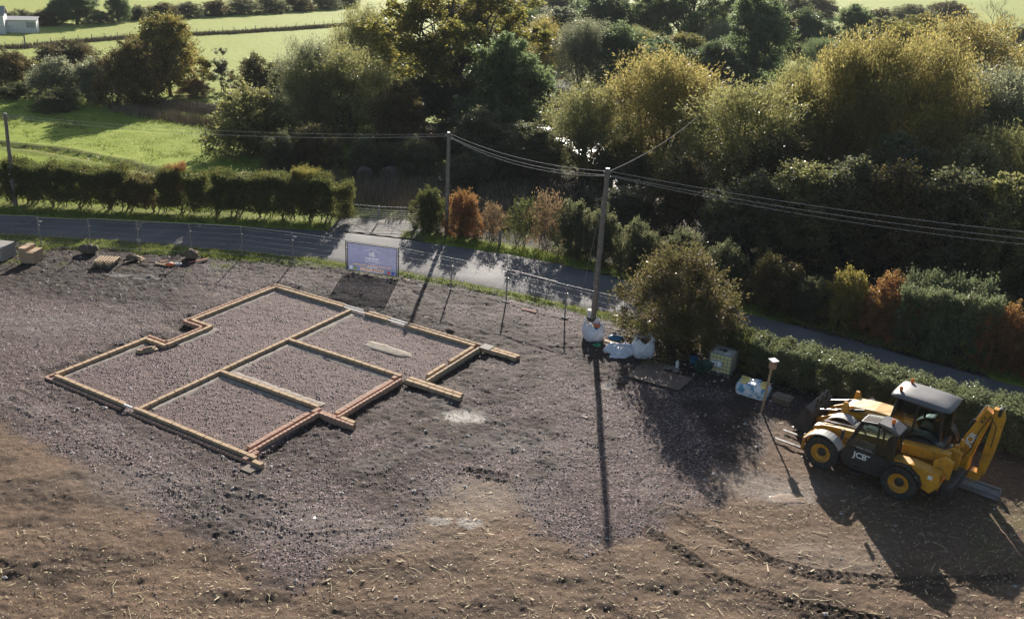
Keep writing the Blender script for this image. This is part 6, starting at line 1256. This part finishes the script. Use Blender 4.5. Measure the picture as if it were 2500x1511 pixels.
beacon(bh, (.12, .45, 2.80)); beacon(bh, (.02, -.5, 2.82)); MB().box(-1.25, -.75, -.3, .3, 1.5, 1.65, .05).box(-1.35, -1.2, -.3, .3, 1.6, 2.2, .06).build('seat', M['seat'], bh); MB().lathe([(.19, -.012), (.21, 0), (.19, .012), (.17, 0), (.19, -.012)], n=20, cap=False).build('steering_wheel', M['black'], bh, loc=(-.15, 0, 1.95), rot=(0, .5, 0)); MB().box(-.1, .1, -.15, .15, 1.25, 1.85, .05).build('dashboard', M['black'], bh)
for y in (.62, -.62):
    la = MB().prism([(.35, 1.35), (.45, 1.50), (1.7, 1.42), (2.9, .72), (3.0, .45), (2.85, .40), (1.65, 1.15)], y - .05, y + .05).build('loader_arm', M['yellow'], bh); ram(bh, (.6, y, .9), (1.9, y, 1.18), .05); ram(bh, (1.2, y * .9, 1.62), (2.85, y * .9, 1.05), .05, .6)
    MB().prism([(1.7, 1.35), (1.85, 1.75), (1.98, 1.75), (2.05, 1.2)], y - .07, y + .07).build('tilt_lever', M['yellow'], bh)
bk = MB().prism([(2.95, .12), (3.6, .10), (3.62, .13), (3.08, .30), (3.02, .62), (3.08, .92), (3.30, 1.12), (3.28, 1.18), (3.0, 1.0), (2.90, .75), (2.88, .4)], -1.02, 1.02).build('loader_bucket', M['steel_dark'], bh)
for s_ in (-1, 1): MB().prism([(2.95, .12), (3.6, .10), (3.5, .7), (3.30, 1.12), (3.02, .98), (2.90, .6)], s_ * 1.02 - .015, s_ * 1.02 + .015).build('bucket_cheek', M['steel_dark'], bk)
for i in range(6): MB().box(3.56, 3.70, -.98 + i * .38, -.88 + i * .38, .09, .13).build('tooth', M['steel_grey'], bk)
for y in (-.5, 0, .5): MB().tube([(3.05, y, 1.05), (3.0, y, 1.35), (3.08, y, 1.42)], .06, 8).build('folded_fork', M['black'], bk)
# rear arm
MB().box(-2.25, -2.05, -1.05, 1.05, .55, 1.1, .03).build('rear_frame', M['yellow'], bh)
for y in (.98, -.98): MB().box(-2.36, -2.2, y - .09, y + .09, .25, 1.75, .02).build('stabiliser_leg', M['yellow'], bh); MB().box(-2.48, -2.08, y - .2, y + .2, .12, .2, .02).build('stabiliser_foot', M['black'], bh)
MB().box(-2.7, -2.25, .05, .45, .6, 1.25, .06).build('kingpost', M['yellow'], bh)
bm2 = MB().prism([(-2.25, 1.0), (-2.50, .75), (-2.68, .95), (-2.77, 1.6), (-2.92, 2.4), (-3.04, 3.02), (-2.77, 3.14), (-2.60, 2.7), (-2.30, 1.9)], .08, .40).build('boom', M['yellow'], bh); letter(bh, 'JCB', .34, (-2.54, .408, 1.85), (math.pi / 2, -1.15, math.pi)); letter(bh, '3CX', .16, (-2.77, .408, 2.72), (math.pi / 2, -1.2, math.pi), M['black'])
MB().prism([(-2.98, 3.22), (-3.31, 3.22), (-3.41, 2.9), (-3.36, 1.6), (-3.22, .62), (-2.98, .62), (-3.01, 1.7), (-3.06, 2.8)], .12, .36).build('dipper', M['yellow'], bh)
MB().box(-3.27, -3.15, .06, .42, 2.98, 3.3, .05).build('elbow', M['black'], bh); ram(bh, (-2.20, .24, 1.75), (-2.72, .24, 3.22), .06); ram(bh, (-3.34, .24, 2.8), (-3.17, .24, .9), .055)
for y in (.05, .43): MB().tube([(-2.40, y, 1.0), (-2.63, y + .05, 1.5), (-2.72, y, 2.2), (-2.97, y, 2.95), (-3.22, y, 2.6), (-3.22, y, 1.8)], .018, 6).build('hose', M['black'], bh)
MB().prism([(-3.14, .66), (-2.77, .68), (-2.70, .35), (-2.92, .28), (-3.10, .36)], .05, .43).build('bucket_link', M['yellow'], bh)
gb_ = MB().prism([(.05, .02), (.42, .05), (.46, .09), (.12, .10), (.02, .24), (.1, .36), (.06, .40), (-.04, .26)], -.72, .72).build('grading_bucket', M['steel_grey'], bh, loc=(-3.17, .35, 0), rot=(0, 0, math.pi / 2))
for s_ in (-1, 1): MB().prism([(.05, .02), (.42, .05), (.1, .36), (-.04, .26)], s_ * .72 - .012, s_ * .72 + .012).build('bucket_cheek', M['steel_grey'], gb_)
MB().tube([(-2.4, .98, 1.75), (-2.4, .98, 2.0)], .07, 10).build('stabiliser_cap', M['yellow'], bh)
b = G(2118, 1000); tag(MB().tube([(0, 0, -.2), (.12, .05, 2.3)], .03, 6).build('garden_stake', M['timber'], loc=(b[0] - .2, b[1] + 1.2, .0)), 'thin wooden stake with pale tip standing in front of the hedge', 'stake')

# ------------------------------------------------------------------ air
t = NT('haze'); t.n.remove(t.b); pv = t.new('ShaderNodeVolumePrincipled'); pv.inputs['Density'].default_value = .00013; pv.inputs['Color'].default_value = (.86, .93, 1, 1); pv.inputs['Anisotropy'].default_value = 0.; t.l(pv.outputs[0], t.out.inputs['Volume'])
tag(MB().box(-480, 640, -80, 1200, -4, 32).build('haze', t.m), 'thin autumn haze over the fields', 'haze', kind='stuff')
